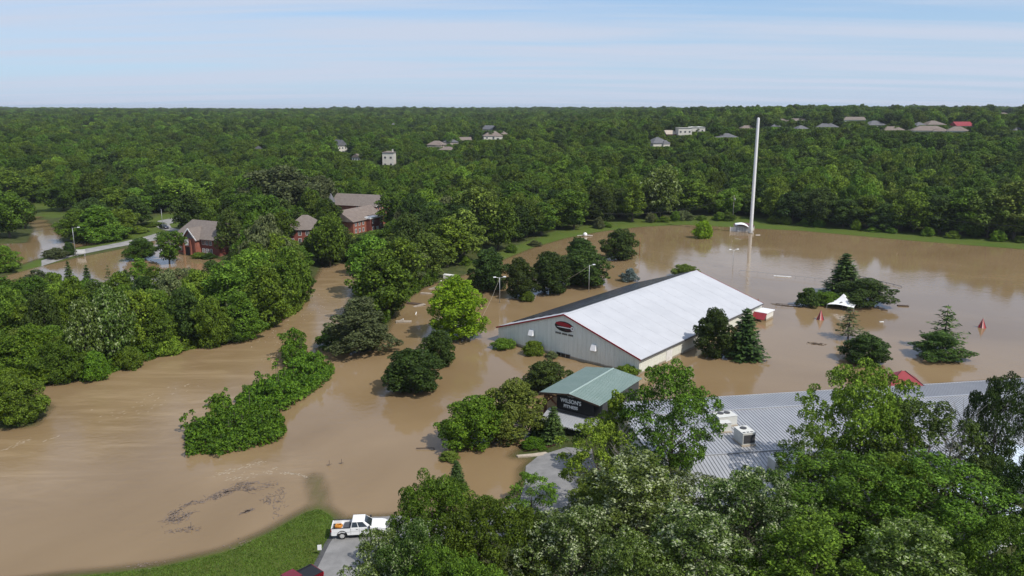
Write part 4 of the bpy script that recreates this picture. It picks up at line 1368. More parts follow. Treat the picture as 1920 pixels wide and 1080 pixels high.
# trees that would stand in front of a house are kept low, as the clearings around the houses are
c_, s_ = math.cos(PITCH), math.sin(PITCH)
zc = pts[:, 1] * c_ - (pz - CAM_H) * s_
pxx = 960 + FPX * pts[:, 0] / zc
halfpx = base_w * 0.5 / zc * FPX
BRICK_BOX = [(560, 586, 452, 262), (338, 412, 462, 262), (655, 732, 440, 290), (636, 660, 395, 300)]
for (x0, x1, yv, dh) in HOUSE_BOX + BRICK_BOX:
    sel = (pts[:, 1] < dh + 5) & (pxx + halfpx * 0.8 > x0) & (pxx - halfpx * 0.8 < x1)
    v = (540 - (yv - 2.3)) / FPX
    lim = pts[:, 1] * (v * c_ - s_) / (c_ + v * s_) + CAM_H - pz
    base_h = np.where(sel, np.minimum(base_h, lim), base_h)
small = base_h < 3.0
pts, pz, dist, base_h, base_w = pts[~small], pz[~small], dist[~small], base_h[~small], base_w[~small]
base_w = np.minimum(base_w, base_h * 1.3)
order = np.argsort(dist)
zc = pts[:, 1] * c_
inview = (np.abs(pts[:, 0] / zc) < 0.66)
single = [i for i in order if inview[i]][:66]
for i in single:
    x, y = pts[i, 0], pts[i, 1]
    zone = 'right of the mast' if x / y > 0.31 else ('left of the mast' if x / y > 0.02 else ('behind the river belt' if x / y > -0.16 else ('near the brick houses' if x / y > -0.42 else 'beyond the left pond')))
    lf = ['mid', 'dark', 'mid', 'bright', 'grey', 'dark', 'olive'][int(gF.integers(0, 7))]
    plant('broadleaf_tree', 'wood', (x, y, pz[i]), base_h[i], base_w[i], lf, '%s tree inside the wood %s%s' % (desc[lf], zone, ', front part' if y < 318 else ', deeper in'), 'inner trees of the wood')
rest = np.setdiff1d(np.arange(len(pts)), single)

fv = np.stack([pts[rest, 0], pts[rest, 1], pz[rest]], 1)
f_me = bpy.data.meshes.new('far_wood')
f_me.vertices.add(len(fv)); f_me.vertices.foreach_set('co', fv.astype(np.float32).ravel())
USED = {o.data.name for o in bpy.data.objects if o.type == 'MESH'}
tall_used = [p for p in PROTO['tall'] if p[0].name in USED]
protos = [PROTO['wood'][i] for i in range(7)] + [tall_used[0], tall_used[-1]]
pick = np.where(gF.random(len(rest)) < 0.9, gF.integers(0, 7, len(rest)), gF.integers(7, 9, len(rest))).astype(np.int32)
PH = np.array([p[2] for p in protos]); PR = np.array([p[3] for p in protos])
sc = np.stack([base_w[rest] / 2 / PR[pick], base_w[rest] / 2 / PR[pick], base_h[rest] / PH[pick]], 1)
sc[pick >= 7, :2] *= 0.7
a = f_me.attributes.new('pick', 'INT', 'POINT'); a.data.foreach_set('value', pick)
a = f_me.attributes.new('tree_scale', 'FLOAT_VECTOR', 'POINT'); a.data.foreach_set('vector', sc.astype(np.float32).ravel())
rot = np.zeros((len(rest), 3), np.float32); rot[:, 2] = gF.uniform(0, 6.28, len(rest))
a = f_me.attributes.new('tree_turn', 'FLOAT_VECTOR', 'POINT'); a.data.foreach_set('vector', rot.ravel())
far = tag(link('far_wood', f_me), 'dark green wood rolling away to the horizon', 'wood', kind='stuff')
ng = bpy.data.node_groups.new('far_wood_nodes', 'GeometryNodeTree')
ng.interface.new_socket('Geometry', in_out='INPUT', socket_type='NodeSocketGeometry')
ng.interface.new_socket('Geometry', in_out='OUTPUT', socket_type='NodeSocketGeometry')
gi = ng.nodes.new('NodeGroupInput'); go = ng.nodes.new('NodeGroupOutput')
ji = ng.nodes.new('GeometryNodeJoinGeometry')
src = {}
for o in bpy.data.objects:
    if o.type == 'MESH' and o.name.startswith('crown') and o.data.name not in src: src[o.data.name] = o
for p in reversed(protos):
    oi = ng.nodes.new('GeometryNodeObjectInfo')
    oi.transform_space = 'ORIGINAL'
    oi.inputs['As Instance'].default_value = True
    oi.inputs['Object'].default_value = src[p[0].name]
    ng.links.new(oi.outputs['Geometry'], ji.inputs[0])


def named(n, t):
    q = ng.nodes.new('GeometryNodeInputNamedAttribute')
    q.data_type = t; q.inputs['Name'].default_value = n
    return q.outputs['Attribute']


ip = ng.nodes.new('GeometryNodeInstanceOnPoints')
ip.inputs['Pick Instance'].default_value = True
ng.links.new(gi.outputs[0], ip.inputs['Points'])
ng.links.new(ji.outputs[0], ip.inputs['Instance'])
ng.links.new(named('pick', 'INT'), ip.inputs['Instance Index'])
ng.links.new(named('tree_turn', 'FLOAT_VECTOR'), ip.inputs['Rotation'])
ng.links.new(named('tree_scale', 'FLOAT_VECTOR'), ip.inputs['Scale'])
ng.links.new(ip.outputs[0], go.inputs[0])
far.modifiers.new('trees', 'NODES').node_group = ng

# ------------------------------------------------------------------ roads and paving
sheet('driveway', [(588, 1092), (610, 1046), (626, 1014), (640, 988), (648, 976), (700, 968), (745, 966), (800, 978), (900, 968), (975, 940), (984, 905), (986, 874), (1010, 856), (1062, 846),
                   (1110, 850), (1120, 900), (1090, 980), (960, 1015), (820, 1020), (740, 1020), (690, 1095)], 0.07, M['asphalt'])['kind'] = 'structure'
sheet('driveway_edge', [(577, 1092), (601, 1044), (618, 1012), (630, 986), (640, 988), (626, 1014), (610, 1046), (588, 1092)], 0.055, M['asphalt_dark'], step=1.5)['kind'] = 'structure'
sheet('planting_bed', [(980, 849), (1000, 838), (1040, 826), (1058, 826), (1052, 838), (1020, 846)], 0.12, M['mulch'], step=1.5)['kind'] = 'structure'
kb = MB()
kp = [at(968, 853, 0.16), at(1000, 850, 0.2), at(1030, 846, 0.22), at(1050, 839, 0.24), at(1058, 829, 0.26), at(1060, 818, 0.28)]
for i, (a, b) in enumerate(zip(kp[:-1], kp[1:])):
    w0, w1 = (0.5, 0.8, 1.1, 1.5, 1.9, 2.2)[i], (0.5, 0.8, 1.1, 1.5, 1.9, 2.2)[i + 1]
    d0 = Vector((0.45, -0.9, 0)) if i < 3 else Vector((0.9, -0.45, 0))
    d1 = Vector((0.45, -0.9, 0)) if i < 2 else Vector((0.9, -0.45, 0))
    o = Vector((0, 0, -0.5))
    kb.hexa([a + o, a + d0 * w0 + o, b + d1 * w1 + o, b + o, a, a + d0 * w0, b + d1 * w1, b])
kb.build('pavement', M['concrete'])['kind'] = 'structure'
sheet('road', [(78, 491), (140, 474), (205, 462), (262, 450), (300, 439), (330, 436), (330, 444), (300, 449), (262, 457), (205, 468), (140, 481), (78, 499)], 0.10, M['concrete_pale'])['kind'] = 'structure'
sheet('drive_loop', [(288, 424), (296, 417), (322, 412), (352, 411), (352, 418), (330, 419), (318, 423), (322, 430), (340, 434), (332, 440), (300, 432)], 0.10, M['concrete_pale'])['kind'] = 'structure'

# ------------------------------------------------------------------ the metal sports hall
HA = R(-39.7)
hall = empty('sports_hall', (-2.6, 150.9, 0), HA, 'large metal sports hall with white roof and red trim standing in the flood', 'hall')
HX, HY = Vector((math.cos(HA), math.sin(HA), 0)), Vector((-math.sin(HA), math.cos(HA), 0))
HW, HD, HE, HR = 32.0, 52.3, 3.05, 8.25


def hall_z(x):
    return HE + (HR - HE) * (1 - abs(x - HW / 2) / (HW / 2))


def on_front(px, py):
    """local x, z on the hall's front wall seen at a pixel"""
    o = Vector((-2.6, 150.9, 0)); d = Vector(ray(px, py)); c0 = Vector((0, 0, CAM_H))
    t = (o - c0).dot(HY) / d.dot(HY)
    q = c0 + d * t - o
    return q.dot(HX), q.z


def wall_sheet(x0, x1, z0, za, zb, depth=0.05):
    """ribbed cladding sheet in the x-z plane, outer face towards -y"""
    mb = MB()
    n = 3
    w = (x1 - x0)
    xs, ys = [], []
    for k in range(n):
        a = x0 + w * k / n
        for f, y in ((0.0, 0.0), (0.62, 0.0), (0.70, -depth), (0.92, -depth)):
            xs.append(a + w / n * f); ys.append(y)
    xs.append(x1 - 0.012); ys.append(0.0)
    for i in range(len(xs) - 1):
        t0 = za + (zb - za) * (xs[i] - x0) / w
        t1 = za + (zb - za) * (xs[i + 1] - x0) / w
        mb.poly([(xs[i], ys[i], z0), (xs[i + 1], ys[i + 1], z0), (xs[i + 1], ys[i + 1], t1), (xs[i], ys[i], t0)])
    return mb


core = MB()
core.box(0.06, HW - 0.06, 0.06, HD - 0.06, -1.8, HE - 0.1)
for y in (0.06, HD - 0.06):
    core.poly([(0.06, y, HE - 0.1), (HW - .06, y, HE - 0.1), (HW / 2, y, HR - 0.12)])
core.build('inner_frame', M['steel_dark'], hall)
for i in range(32):
    wall_sheet(i, i + 1, -1.8, hall_z(i) - 0.08, hall_z(i + 1) - 0.08).build('wall_sheet', M['wall_metal'], hall)
sm = wall_sheet(0, HD / 52, -1.8, HE - 0.06, HE - 0.06).mesh('side_sheet', M['wall_cream'])
for i in range(52):
    o = link('wall_sheet', sm, hall); o.location = (HW, i * HD / 52, 0); o.rotation_euler = (0, 0, math.pi / 2)
for i in range(52):
    o = link('wall_sheet', sm, hall); o.location = (0, (i + 1) * HD / 52, 0); o.rotation_euler = (0, 0, -math.pi / 2)
bw = MB(); bw.poly([(HW, HD, -1.8), (0, HD, -1.8), (0, HD, HE), (HW / 2, HD, HR - 0.05), (HW, HD, HE)]); bw.build('back_wall', M['wall_metal'], hall)


def slope(x0, z0, x1, z1, y0, y1, th, m, name, parent):
    mb = MB()
    mb.hexa([(x0, y0, z0 - th), (x1, y0, z1 - th), (x1, y1, z1 - th), (x0, y1, z0 - th), (x0, y0, z0), (x1, y0, z1), (x1, y1, z1), (x0, y1, z0)])
    return mb.build(name, m, parent)


gr = (HR - HE) / (HW / 2)
slope(HW / 2, HR + 0.05, HW + 0.45, HE + 0.05 - 0.45 * gr, -0.30, HD + 0.3, 0.10, M['membrane'], 'roof_slope', hall)
lslope = slope(-0.45, HE + 0.05 - 0.45 * gr, HW / 2 - 0.002, HR + 0.05, -0.30, HD + 0.3, 0.10, M['membrane'], 'roof_slope', hall)
for k in range(1, 13):
    t = MB(); y = HD * k / 13
    t.hexa([(HW / 2 + .3, y - .05, HR - .3 * gr + .05), (HW + .4, y - .05, HE + .05 - .4 * gr), (HW + .4, y + .05, HE + .05 - .4 * gr), (HW / 2 + .3, y + .05, HR - .3 * gr + .05),
            (HW / 2 + .3, y - .05, HR - .3 * gr + .068), (HW + .4, y - .05, HE + .068 - .4 * gr), (HW + .4, y + .05, HE + .068 - .4 * gr), (HW / 2 + .3, y + .05, HR - .3 * gr + .068)])
    t.build('membrane_seam', M['membrane'], hall)
rc = MB(); rc.hexa([(HW / 2 - .35, -.31, HR - .02), (HW / 2 + .35, -.31, HR - .02), (HW / 2 + .35, HD + .31, HR - .02), (HW / 2 - .35, HD + .31, HR - .02), (HW / 2 - .05, -.31, HR + .09), (HW / 2 + .05, -.31, HR + .09), (HW / 2 + .05, HD + .31, HR + .09), (HW / 2 - .05, HD + .31, HR + .09)])
rc.build('ridge_cap', M['membrane'], hall)
for y in (-0.34, HD + 0.34):
    for s in (0, 1):
        t = MB()
        if s: t.bar((HW / 2, y, HR - 0.02), (HW + 0.46, y, HE - 0.02 - .45 * gr), 0.07, 0.26)
        else: t.bar((-0.46, y, HE - 0.02 - .45 * gr), (HW / 2, y, HR - 0.02), 0.07, 0.26)
        t.build('rake_trim', M['red_trim'], hall)
for x in (-0.52, HW + 0.52):
    t = MB(); t.box(x - 0.07, x + 0.07, -0.3, HD + 0.3, HE - 0.22 - .45 * gr, HE - 0.05 - .45 * gr); t.build('gutter', M['steel_dark'] if x > 0 else M['white_dirty'], hall)
for x in (-0.06, HW + 0.01):
    t = MB(); t.box(x, x + 0.06, -0.07, 0.05, -1.8, HE - 0.2); t.build('corner_trim', M['white_dirty'], hall)
# rows of solar panels on the left slope
nrow = 7
for r_ in range(nrow):
    u0 = 0.055 + r_ * 0.131; u1 = u0 + 0.104
    row = MB()
    n = 24
    for k in range(n):
        y0 = 3.2 + k * 2.03; y1 = y0 + 1.98
        q = []
        for dz in (0.10, 0.15):
            for (u, y) in ((u0, y0), (u1, y0), (u1, y1), (u0, y1)):
                q.append((-0.4 + u * (HW / 2 + 0.2), y, HE + 0.05 - 0.4 * gr + u * (HW / 2 + 0.2) * gr + dz))
        row.hexa(q)
    o = row.build('solar_row', M['solar'], lslope)
# wall hoods, window, emblem
for px, py in ((998, 623), (1115, 651)):
    x, z = on_front(px, py)
    h = MB()
    h.hexa([(x - .62, -0.75, z - .55), (x + .62, -0.75, z - .55), (x + .62, -0.06, z - .55), (x - .62, -0.06, z - .55),
            (x - .5, -0.38, z + .5), (x + .5, -0.38, z + .5), (x + .5, -0.06, z + .5), (x - .5, -0.06, z + .5)])
    h.build('wall_hood', M['white'], hall, bevel=0.04)
x0, z1 = on_front(1044, 659.5); x1, _ = on_front(1069.5, 667)
fr = MB()
for k in range(4): fr.box(x0 + (x1 - x0) * k / 3 - .04, x0 + (x1 - x0) * k / 3 + .04, -0.11, -0.052, -0.5, z1)
fr.box(x0 - .04, x1 + .04, -0.11, -0.052, z1, z1 + 0.09)
wf = fr.build('window', M['steel'], hall)
for k in range(3):
    g = MB(); g.box(x0 + (x1 - x0) * k / 3 + .041, x0 + (x1 - x0) * (k + 1) / 3 - .041, -0.09, -0.053, -0.5, z1 - 0.002); g.build('pane', M['glass_dark'], wf)
cx, cz = on_front(1058.5, 612.8)


def blob(parent, pts, y, m, name, th=0.05):
    mb = MB(); n = len(pts)
    a = [(p[0], y, p[1]) for p in pts]; b = [(p[0], y + th, p[1]) for p in pts]
    mb.poly(a); mb.poly(b[::-1])
    for i in range(n): mb.poly([a[(i + 1) % n], a[i], b[i], b[(i + 1) % n]])
    return mb.build(name, m, parent)


def lens(cx, cz, w, h0, h1, tilt=0.0, skew=0.0):
    o = []
    for k in range(28):
        t = 2 * math.pi * k / 28
        c, s = math.cos(t), math.sin(t)
        x = w * c + skew * s; z = (h0 if s > 0 else h1) * s
        o.append((cx + x, cz + z + tilt * x))
    return o[::-1][::-1]


em = blob(hall, lens(cx, cz, 2.15, 1.0, 0.95, 0.02, -0.25), -0.10, M['sign_black'], 'emblem', 0.045)
blob(em, lens(cx - 0.1, cz + 0.34, 1.85, 0.50, 0.30, -0.03, -0.25), -0.125, M['red_trim'], 'emblem_swoosh', 0.02)
blob(em, lens(cx + 0.95, cz - 0.56, 0.75, 0.13, 0.12, 0.04), -0.125, M['tent_dark'], 'emblem_swoosh', 0.02)
blob(em, lens(cx + 0.05, cz - 0.12, 1.8, 0.10, 0.08, 0.02), -0.128, M['white'], 'emblem_stripe', 0.02)
bc = (cx + 1.85, cz - 0.06)
ball = blob(em, [(bc[0] + .40 * math.cos(k * .3927), bc[1] + .40 * math.sin(k * .3927)) for k in range(16)], -0.15, M['white'], 'emblem_ball', 0.02)
blob(em, [(bc[0] + .16 * math.cos(k * 1.2566 + .3), bc[1] + .16 * math.sin(k * 1.2566 + .3)) for k in range(5)], -0.165, M['sign_black'], 'emblem_ball_patch', 0.01)
tx = cx - 2.0
for wlen, nl in ((1.35, 7), (1.2, 6), (1.1, 6)):      # three short words in black capitals, too small to read in the photograph
    mb = MB()
    for k in range(nl):
        a = tx + wlen * k / nl
        mb.box(a, a + wlen / nl * 0.42, -0.10, -0.055, cz - 1.55, cz - 1.2)
        mb.box(a + wlen / nl * 0.42, a + wlen / nl * 0.8, -0.10, -0.055, cz - (1.27 if k % 2 else 1.42), cz - (1.2 if k % 2 else 1.33))
    mb.build('lettering', M['sign_black'], hall)['kind'] = 'stuff'
    tx += wlen + 0.2
d = MB(); d.box(HW - 0.0, HW + 0.09, 9.6, 11.8, -1.0, 2.0); d.build('side_door', M['white_dirty'], hall)

# lean-to with red awning and roof plant at the far right corner of the hall
lean = empty('lean_to', Vector((-2.6, 150.9, 0)) + HX * (HW + 0.1) + HY * (HD - 4.4), HA, 'white flat lean-to with red sloping awning at the right end of the hall', 'lean-to')
mb = MB(); mb.box(0.0, 2.7, 1.2, 5.0, -1.5, 1.6); mb.build('wall', M['offwhite'], lean)
mb = MB(); mb.box(0.0, 2.9, 0.9, 5.3, 1.61, 1.8); mb.build('roof', M['white'], lean)
mb = MB(); mb.hexa([(-0.1, -0.5, 0.55), (2.9, -0.5, 0.55), (2.9, 0.88, 1.55), (-0.1, 0.88, 1.55), (-0.1, -0.45, 0.65), (2.9, -0.45, 0.65), (2.9, 0.88, 1.75), (-0.1, 0.88, 1.75)])
mb.build('awning', M['red_roof'], lean)
plant_o = Vector((-2.6, 150.9, 0)) + HY * (HD + 2.5)
u = empty('condenser_unit', plant_o + HX * (HW - 8.5), HA, 'dark twin-fan condenser unit behind the far edge of the hall', 'air conditioner')
mb = MB(); mb.box(-1.5, 1.5, -1, 1, -1.5, 4.2); mb.build('cabinet', M['steel'], u, bevel=0.03)
for s in (-.75, .75):
    f = MB(); f.lathe([(0.62, 0), (0.62, 0.22), (0.5, 0.24)], 14, (s, 0, 4.2)); f.build('fan', M['black'], u)
u = empty('roof_plant', plant_o + HX * (HW - 3.0), HA, 'jumble of white tanks and pipes behind the hall corner', 'machinery')
gP = np.random.default_rng(3)
for k in range(5):
    b = MB(); x = -2 + k * 0.95; b.lathe([(0.38, 0), (0.40, 0.2), (0.40, 1.5), (0.25, 1.75)], 10, (x, gP.uniform(-.6, .6), 0.6 + gP.uniform(0, .6))); b.build('tank', M['white_dirty'], u)
for k in range(7):
    b = MB(); x, y = gP.uniform(-2.4, 2.6), gP.uniform(-1, 1); b.bar((x, y, -1), (x + gP.uniform(-.6, .6), y, 3.0 + gP.uniform(-.6, .4)), 0.10); b.build('pipe', M['rust'] if k % 2 else M['white_dirty'], u)
b = MB(); b.box(-2.8, 2.8, -1.2, 1.2, -1.4, 0.6); b.build('plinth', M['white_dirty'], u)

# ------------------------------------------------------------------ the fitness entrance with green roof
PA = R(-34.0)
porch = empty('entrance_porch', (4.0, 108.4, 0), PA, "entrance porch with green metal gable roof and black WILSON'S FITNESS sign", 'porch')
PWd, PDp, PE, PR_ = 9.8, 13.8, 5.0, 5.72


def seam_slope(parent, x0, z0, x1, z1, y0, y1, along, m, mseam, step, name='roof_slope', th=0.08, rib=0.05, rw=0.04):
    """sheet roof whose standing seams run down the slope (along='x') or along y"""
    o = slope(x0, z0, x1, z1, y0, y1, th, m, name, parent)
    mb = MB()
    if along == 'x':
        n = int((y1 - y0) / step)
        for k in range(n + 1):
            y = y0 + 0.02 + (y1 - y0 - 0.04) * k / n
            mb.hexa([(x0, y - rw / 2, z0), (x1, y - rw / 2, z1), (x1, y + rw / 2, z1), (x0, y + rw / 2, z0),
                     (x0, y - rw / 2, z0 + rib), (x1, y - rw / 2, z1 + rib), (x1, y + rw / 2, z1 + rib), (x0, y + rw / 2, z0 + rib)])
    s = mb.build('standing_seam', mseam, o)
    s['kind'] = 'stuff'
    return o


seam_slope(porch, 0, PE, PWd / 2 - .003, PR_, 0, PDp, 'x', M['green_roof'], M['green_seam'], 0.42)
seam_slope(porch, PWd / 2, PR_, PWd, PE, 0, PDp, 'x', M['green_roof'], M['green_seam'], 0.42)
b = MB(); b.hexa([(PWd / 2 - .2, -.02, PR_ - .01), (PWd / 2 + .2, -.02, PR_ - .01), (PWd / 2 + .2, PDp + .02, PR_ - .01), (PWd / 2 - .2, PDp + .02, PR_ - .01), (PWd / 2 - .05, -.02, PR_ + .09), (PWd / 2 + .05, -.02, PR_ + .09), (PWd / 2 + .05, PDp + .02, PR_ + .09), (PWd / 2 - .05, PDp + .02, PR_ + .09)])
b.build('ridge_cap', M['green_seam'], porch)
for s in (0, 1):
    b = MB()
    if s: b.bar((PWd / 2, -0.05, PR_ - .10), (PWd, -0.05, PE - .10), 0.06, 0.22)
    else: b.bar((0, -0.05, PE - .10), (PWd / 2, -0.05, PR_ - .10), 0.06, 0.22)
    b.build('fascia', M['wood_dark'], porch)
for (x, y) in ((0.7, 0.5), (0.7, 4.4), (0.7, 8.4), (0.7, 12.6)):
    b = MB(); b.box(x - .16, x + .16, y - .16, y + .16, -0.4, PE - 0.02); b.build('post', M['timber'], porch)
for (a, c) in (((0.7, .5, 4.7), (2.9, .5, 4.7)), ((0.7, .5, 3.4), (2.2, .5, 4.7)), ((0.9, .5, 4.65), (2.9, .5, 3.3)), ((0.7, .66, 4.62), (0.7, 12.4, 4.62)), ((0.7, 1.9, 4.6), (0.7, .6, 3.4)), ((0.7, 3.0, 4.6), (0.7, 4.2, 3.4))):
    b = MB(); b.bar(a, c, 0.16, 0.2); b.build('brace', M['timber'], porch)
b = MB(); b.box(2.6, 9.5, 1.5, 13.4, -0.5, 4.85); b.build('wall', M['steel_dark'], porch)
b = MB(); b.box(0.4, 2.6, 3.2, 13.4, -0.5, 1.6); b.build('side_wall', M['timber_grey'], porch)
bd = MB()
bd.poly([(2.7, 0.42, 3.0), (8.8, 0.42, 3.0), (8.8, 0.42, PE - .02), (PWd / 2, 0.42, PR_ - .16), (2.7, 0.42, 5.24)])
bd.poly([(8.8, 0.52, 3.0), (2.7, 0.52, 3.0), (2.7, 0.52, 5.24), (PWd / 2, 0.52, PR_ - .16), (8.8, 0.52, PE - .02)])
board = bd.build('sign_board', M['sign_black'], porch)
for k in range(4):
    b = MB(); b.box(2.7, 8.9, 0.30, 0.62, 2.82 - k * 0.17, 2.90 - k * 0.17); b.build('louvre', M['steel_dark'], porch)


def text(parent, s, x, y, z, size, m, rx=math.pi / 2, width=None):
    cu = bpy.data.curves.new('lettering', 'FONT')
    cu.body = s; cu.size = size; cu.align_x = 'CENTER'; cu.align_y = 'CENTER'; cu.extrude = 0.015; cu.offset = 0.022
    cu.materials.append(m)
    o = bpy.data.objects.new('lettering', cu)
    COL.objects.link(o); o.parent = parent
    o.location = (x, y, z); o.rotation_euler = (rx, 0, 0)
    bpy.context.view_layer.update()
    if width: 
        k = width / max(o.dimensions.x, 1e-3)
        o.scale = (k, 1, 1)
    me = bpy.data.meshes.new_from_object(o.evaluated_get(bpy.context.evaluated_depsgraph_get()))
    o2 = bpy.data.objects.new('lettering', me)
    COL.objects.link(o2); o2.parent = parent
    o2.location = o.location; o2.rotation_euler = o.rotation_euler; o2.scale = o.scale
    bpy.data.objects.remove(o)
    return o2


text(board, "WILSON'S", 5.0, 0.39, 4.42, 0.80, M['white'], width=3.4)
text(board, "FITNESS", 5.0, 0.39, 3.62, 0.62, M['white'], width=2.3)
for s in (-1, 1):
    b = MB(); pts_ = [(5.0 + s * 0.62 * math.sin(t * 1.35), 0.385, 5.38 - 0.42 * math.cos(t * 1.2) + 0.12) for t in np.linspace(0.15, 1.0, 7)]
    for p, q in zip(pts_[:-1], pts_[1:]): b.bar(p, q, 0.03, 0.07)
    b.build('sign_crest', M['steel'], board)
b = MB(); b.bar((4.72, .385, 5.2), (5.28, .385, 5.2), 0.03, 0.07); b.bar((4.8, .385, 5.12), (4.95, .385, 5.3), 0.03, .06); b.bar((5.2, .385, 5.12), (5.05, .385, 5.3), 0.03, .06); b.build('sign_crest', M['steel'], board)
aw = MB(); aw.hexa([(1.2, -2.0, 1.52), (9.6, -2.0, 1.52), (9.6, 0.7, 2.58), (1.2, 0.7, 2.58), (1.2, -2.0, 1.60), (9.6, -2.0, 1.60), (9.6, 0.7, 2.66), (1.2, 0.7, 2.66)])
aw = aw.build('awning', M['seam_roof'], porch)
b = MB()
for k in range(22): b.hexa([(1.25 + k * .395, -2.0, 1.605), (1.28 + k * .395, -2.0, 1.605), (1.28 + k * .395, .7, 2.665), (1.25 + k * .395, .7, 2.665), (1.25 + k * .395, -2.0, 1.64), (1.28 + k * .395, -2.0, 1.64), (1.28 + k * .395, .7, 2.70), (1.25 + k * .395, .7, 2.70)])
b.build('standing_seam', M['alu'], aw)['kind'] = 'stuff'
b = MB()
for k in range(15):
    x = 3.6 + k * 0.26 + (0.14 if k > 8 else 0)
    b.box(x, x + 0.07, -2.08, -2.02, 1.45, 1.80); b.box(x + 0.07, x + 0.17, -2.08, -2.02, 1.45 + 0.1 * (k % 3), 1.53 + 0.1 * (k % 3))
b.build('awning_lettering', M['white'], aw)['kind'] = 'stuff'
for x in (1.4, 5.4, 9.4):
    b = MB(); b.box(x - .06, x + .06, -1.8, -1.68, -0.3, 1.62); b.build('awning_post', M['steel_dark'], porch)
b = MB(); b.box(3.4, 8.2, 1.44, 1.497, 0.0, 2.3); b.build('glass_doors', M['glass_dark'], porch)

# ------------------------------------------------------------------ the long building with grey metal roof
LA = R(9.2)
lng = empty('long_building', (14.0, 106.4, 0), LA, 'long low building with grey standing-seam metal roof behind the foreground trees', 'building')


def seam_y(parent, x0, x1, y0, z0, y1, z1, step=0.45, name='roof_slope', m='seam_roof', ms='seam_dark'):
    """roof sheet from row y0 (height z0) to y1 (z1), seams run down the slope"""
    mb = MB()
    th = 0.1
    mb.hexa([(x0, y1, z1 - th), (x1, y1, z1 - th), (x1, y0, z0 - th), (x0, y0, z0 - th), (x0, y1, z1), (x1, y1, z1), (x1, y0, z0), (x0, y0, z0)])
    o = mb.build(name, M[m], parent)
    s = MB()
    n = int((x1 - x0) / step)
    for k in range(n + 1):
        x = x0 + 0.03 + (x1 - x0 - 0.06) * k / n
        s.hexa([(x - .022, y1, z1), (x + .022, y1, z1), (x + .022, y0, z0), (x - .022, y0, z0), (x - .022, y1, z1 + .06), (x + .022, y1, z1 + .06), (x + .022, y0, z0 + .06), (x - .022, y0, z0 + .06)])
    s.build('standing_seam', M[ms], o)['kind'] = 'stuff'
    return o


LX = 88.0
b = MB(); b.box(0.3, LX - .3, -26.5, -0.4, -0.8, 2.0); b.box(0.3, LX - .3, -18.3, -0.41, 2.001, 3.7); b.build('wall', M['offwhite'], lng)
seam_y(lng, 0, LX, 0.0, 3.98, -6.5, 4.55)
main_roof = seam_y(lng, 0, LX, -6.503, 4.55, -18.6, 3.95)
seam_y(lng, 0, 33, -18.603, 3.95, -27.5, 2.15)
seam_y(lng, 33.004, LX, -18.603, 3.95, -27.5, 3.1)
for (y, z, w) in ((0.06, 3.95, 0.14), (-6.5, 4.58, 0.22), (-18.6, 3.98, 0.16)):
    b = MB(); b.box(-0.05, LX + .05, y - w / 2, y + w / 2, z - 0.02, z + 0.10); b.build('roof_flashing', M['alu'] if y > -10 else M['seam_roof'], lng)
LXv, LYv = Vector((math.cos(LA), math.sin(LA), 0)), Vector((-math.sin(LA), math.cos(LA), 0))


def on_long(px, py):
    """a point of the long roof seen at a pixel"""
    z = 4.2
    for _ in range(12):
        p = at(px, py, z); q = (p - Vector((14.0, 106.4, 0)))
        y = q.dot(LYv)
        z = np.interp(y, [-27.5, -18.6, -6.5, 0], [2.15, 3.95, 4.55, 3.98])
    return at(px, py, float(z))


def hvac(px, py, w, d, h, rz, label, grille=True, fans=1):
    p = on_long(px, py)
    e = empty('rooftop_unit', p, rz, label, 'air conditioner', 'rooftop units on the long roof')
    b = MB(); b.box(-w / 2 - .1, w / 2 + .1, -d / 2 - .1, d / 2 + .1, -0.35, 0.14); b.build('curb', M['concrete'], e)
    b = MB(); b.box(-w / 2, w / 2, -d / 2, d / 2, 0.141, h); b.build('cabinet', M['hvac'], e, bevel=0.03)
    b = MB(); b.box(-w / 2 - .03, w / 2 + .03, -d / 2 - .03, d / 2 + .03, h + .002, h + 0.06); b.build('lid', M['hvac'], e)
    if grille:
        g = MB(); g.box(-w / 2 + .14, w / 2 - .1, -d / 2 - .045, -d / 2 - .002, 0.35, h - 0.2); g = g.build('grille', M['hvac_dark'], e)
        for k in range(7):
            s = MB(); z = 0.40 + (h - 0.6) * k / 7; s.box(-w / 2 + .14, w / 2 - .1, -d / 2 - .07, -d / 2 - .046, z, z + 0.035); s.build('slat', M['steel_dark'], g)
        for k in range(3):
            s = MB(); s.box(-w / 2 + .1 + k * w * .3, -w / 2 + .1 + k * w * .3 + w * .2, -d / 2 + .15, -d / 2 + .4, h + .061, h + .08); s.build('top_vent', M['hvac_dark'], e)
    for k in range(fans):
        f = MB(); f.lathe([(0.42, 0), (0.42, 0.09), (0.36, 0.10)], 16, ((k - (fans - 1) / 2) * 0.95, d * 0.18, h + .061)); f.build('fan', M['hvac_dark'], e)
    return e


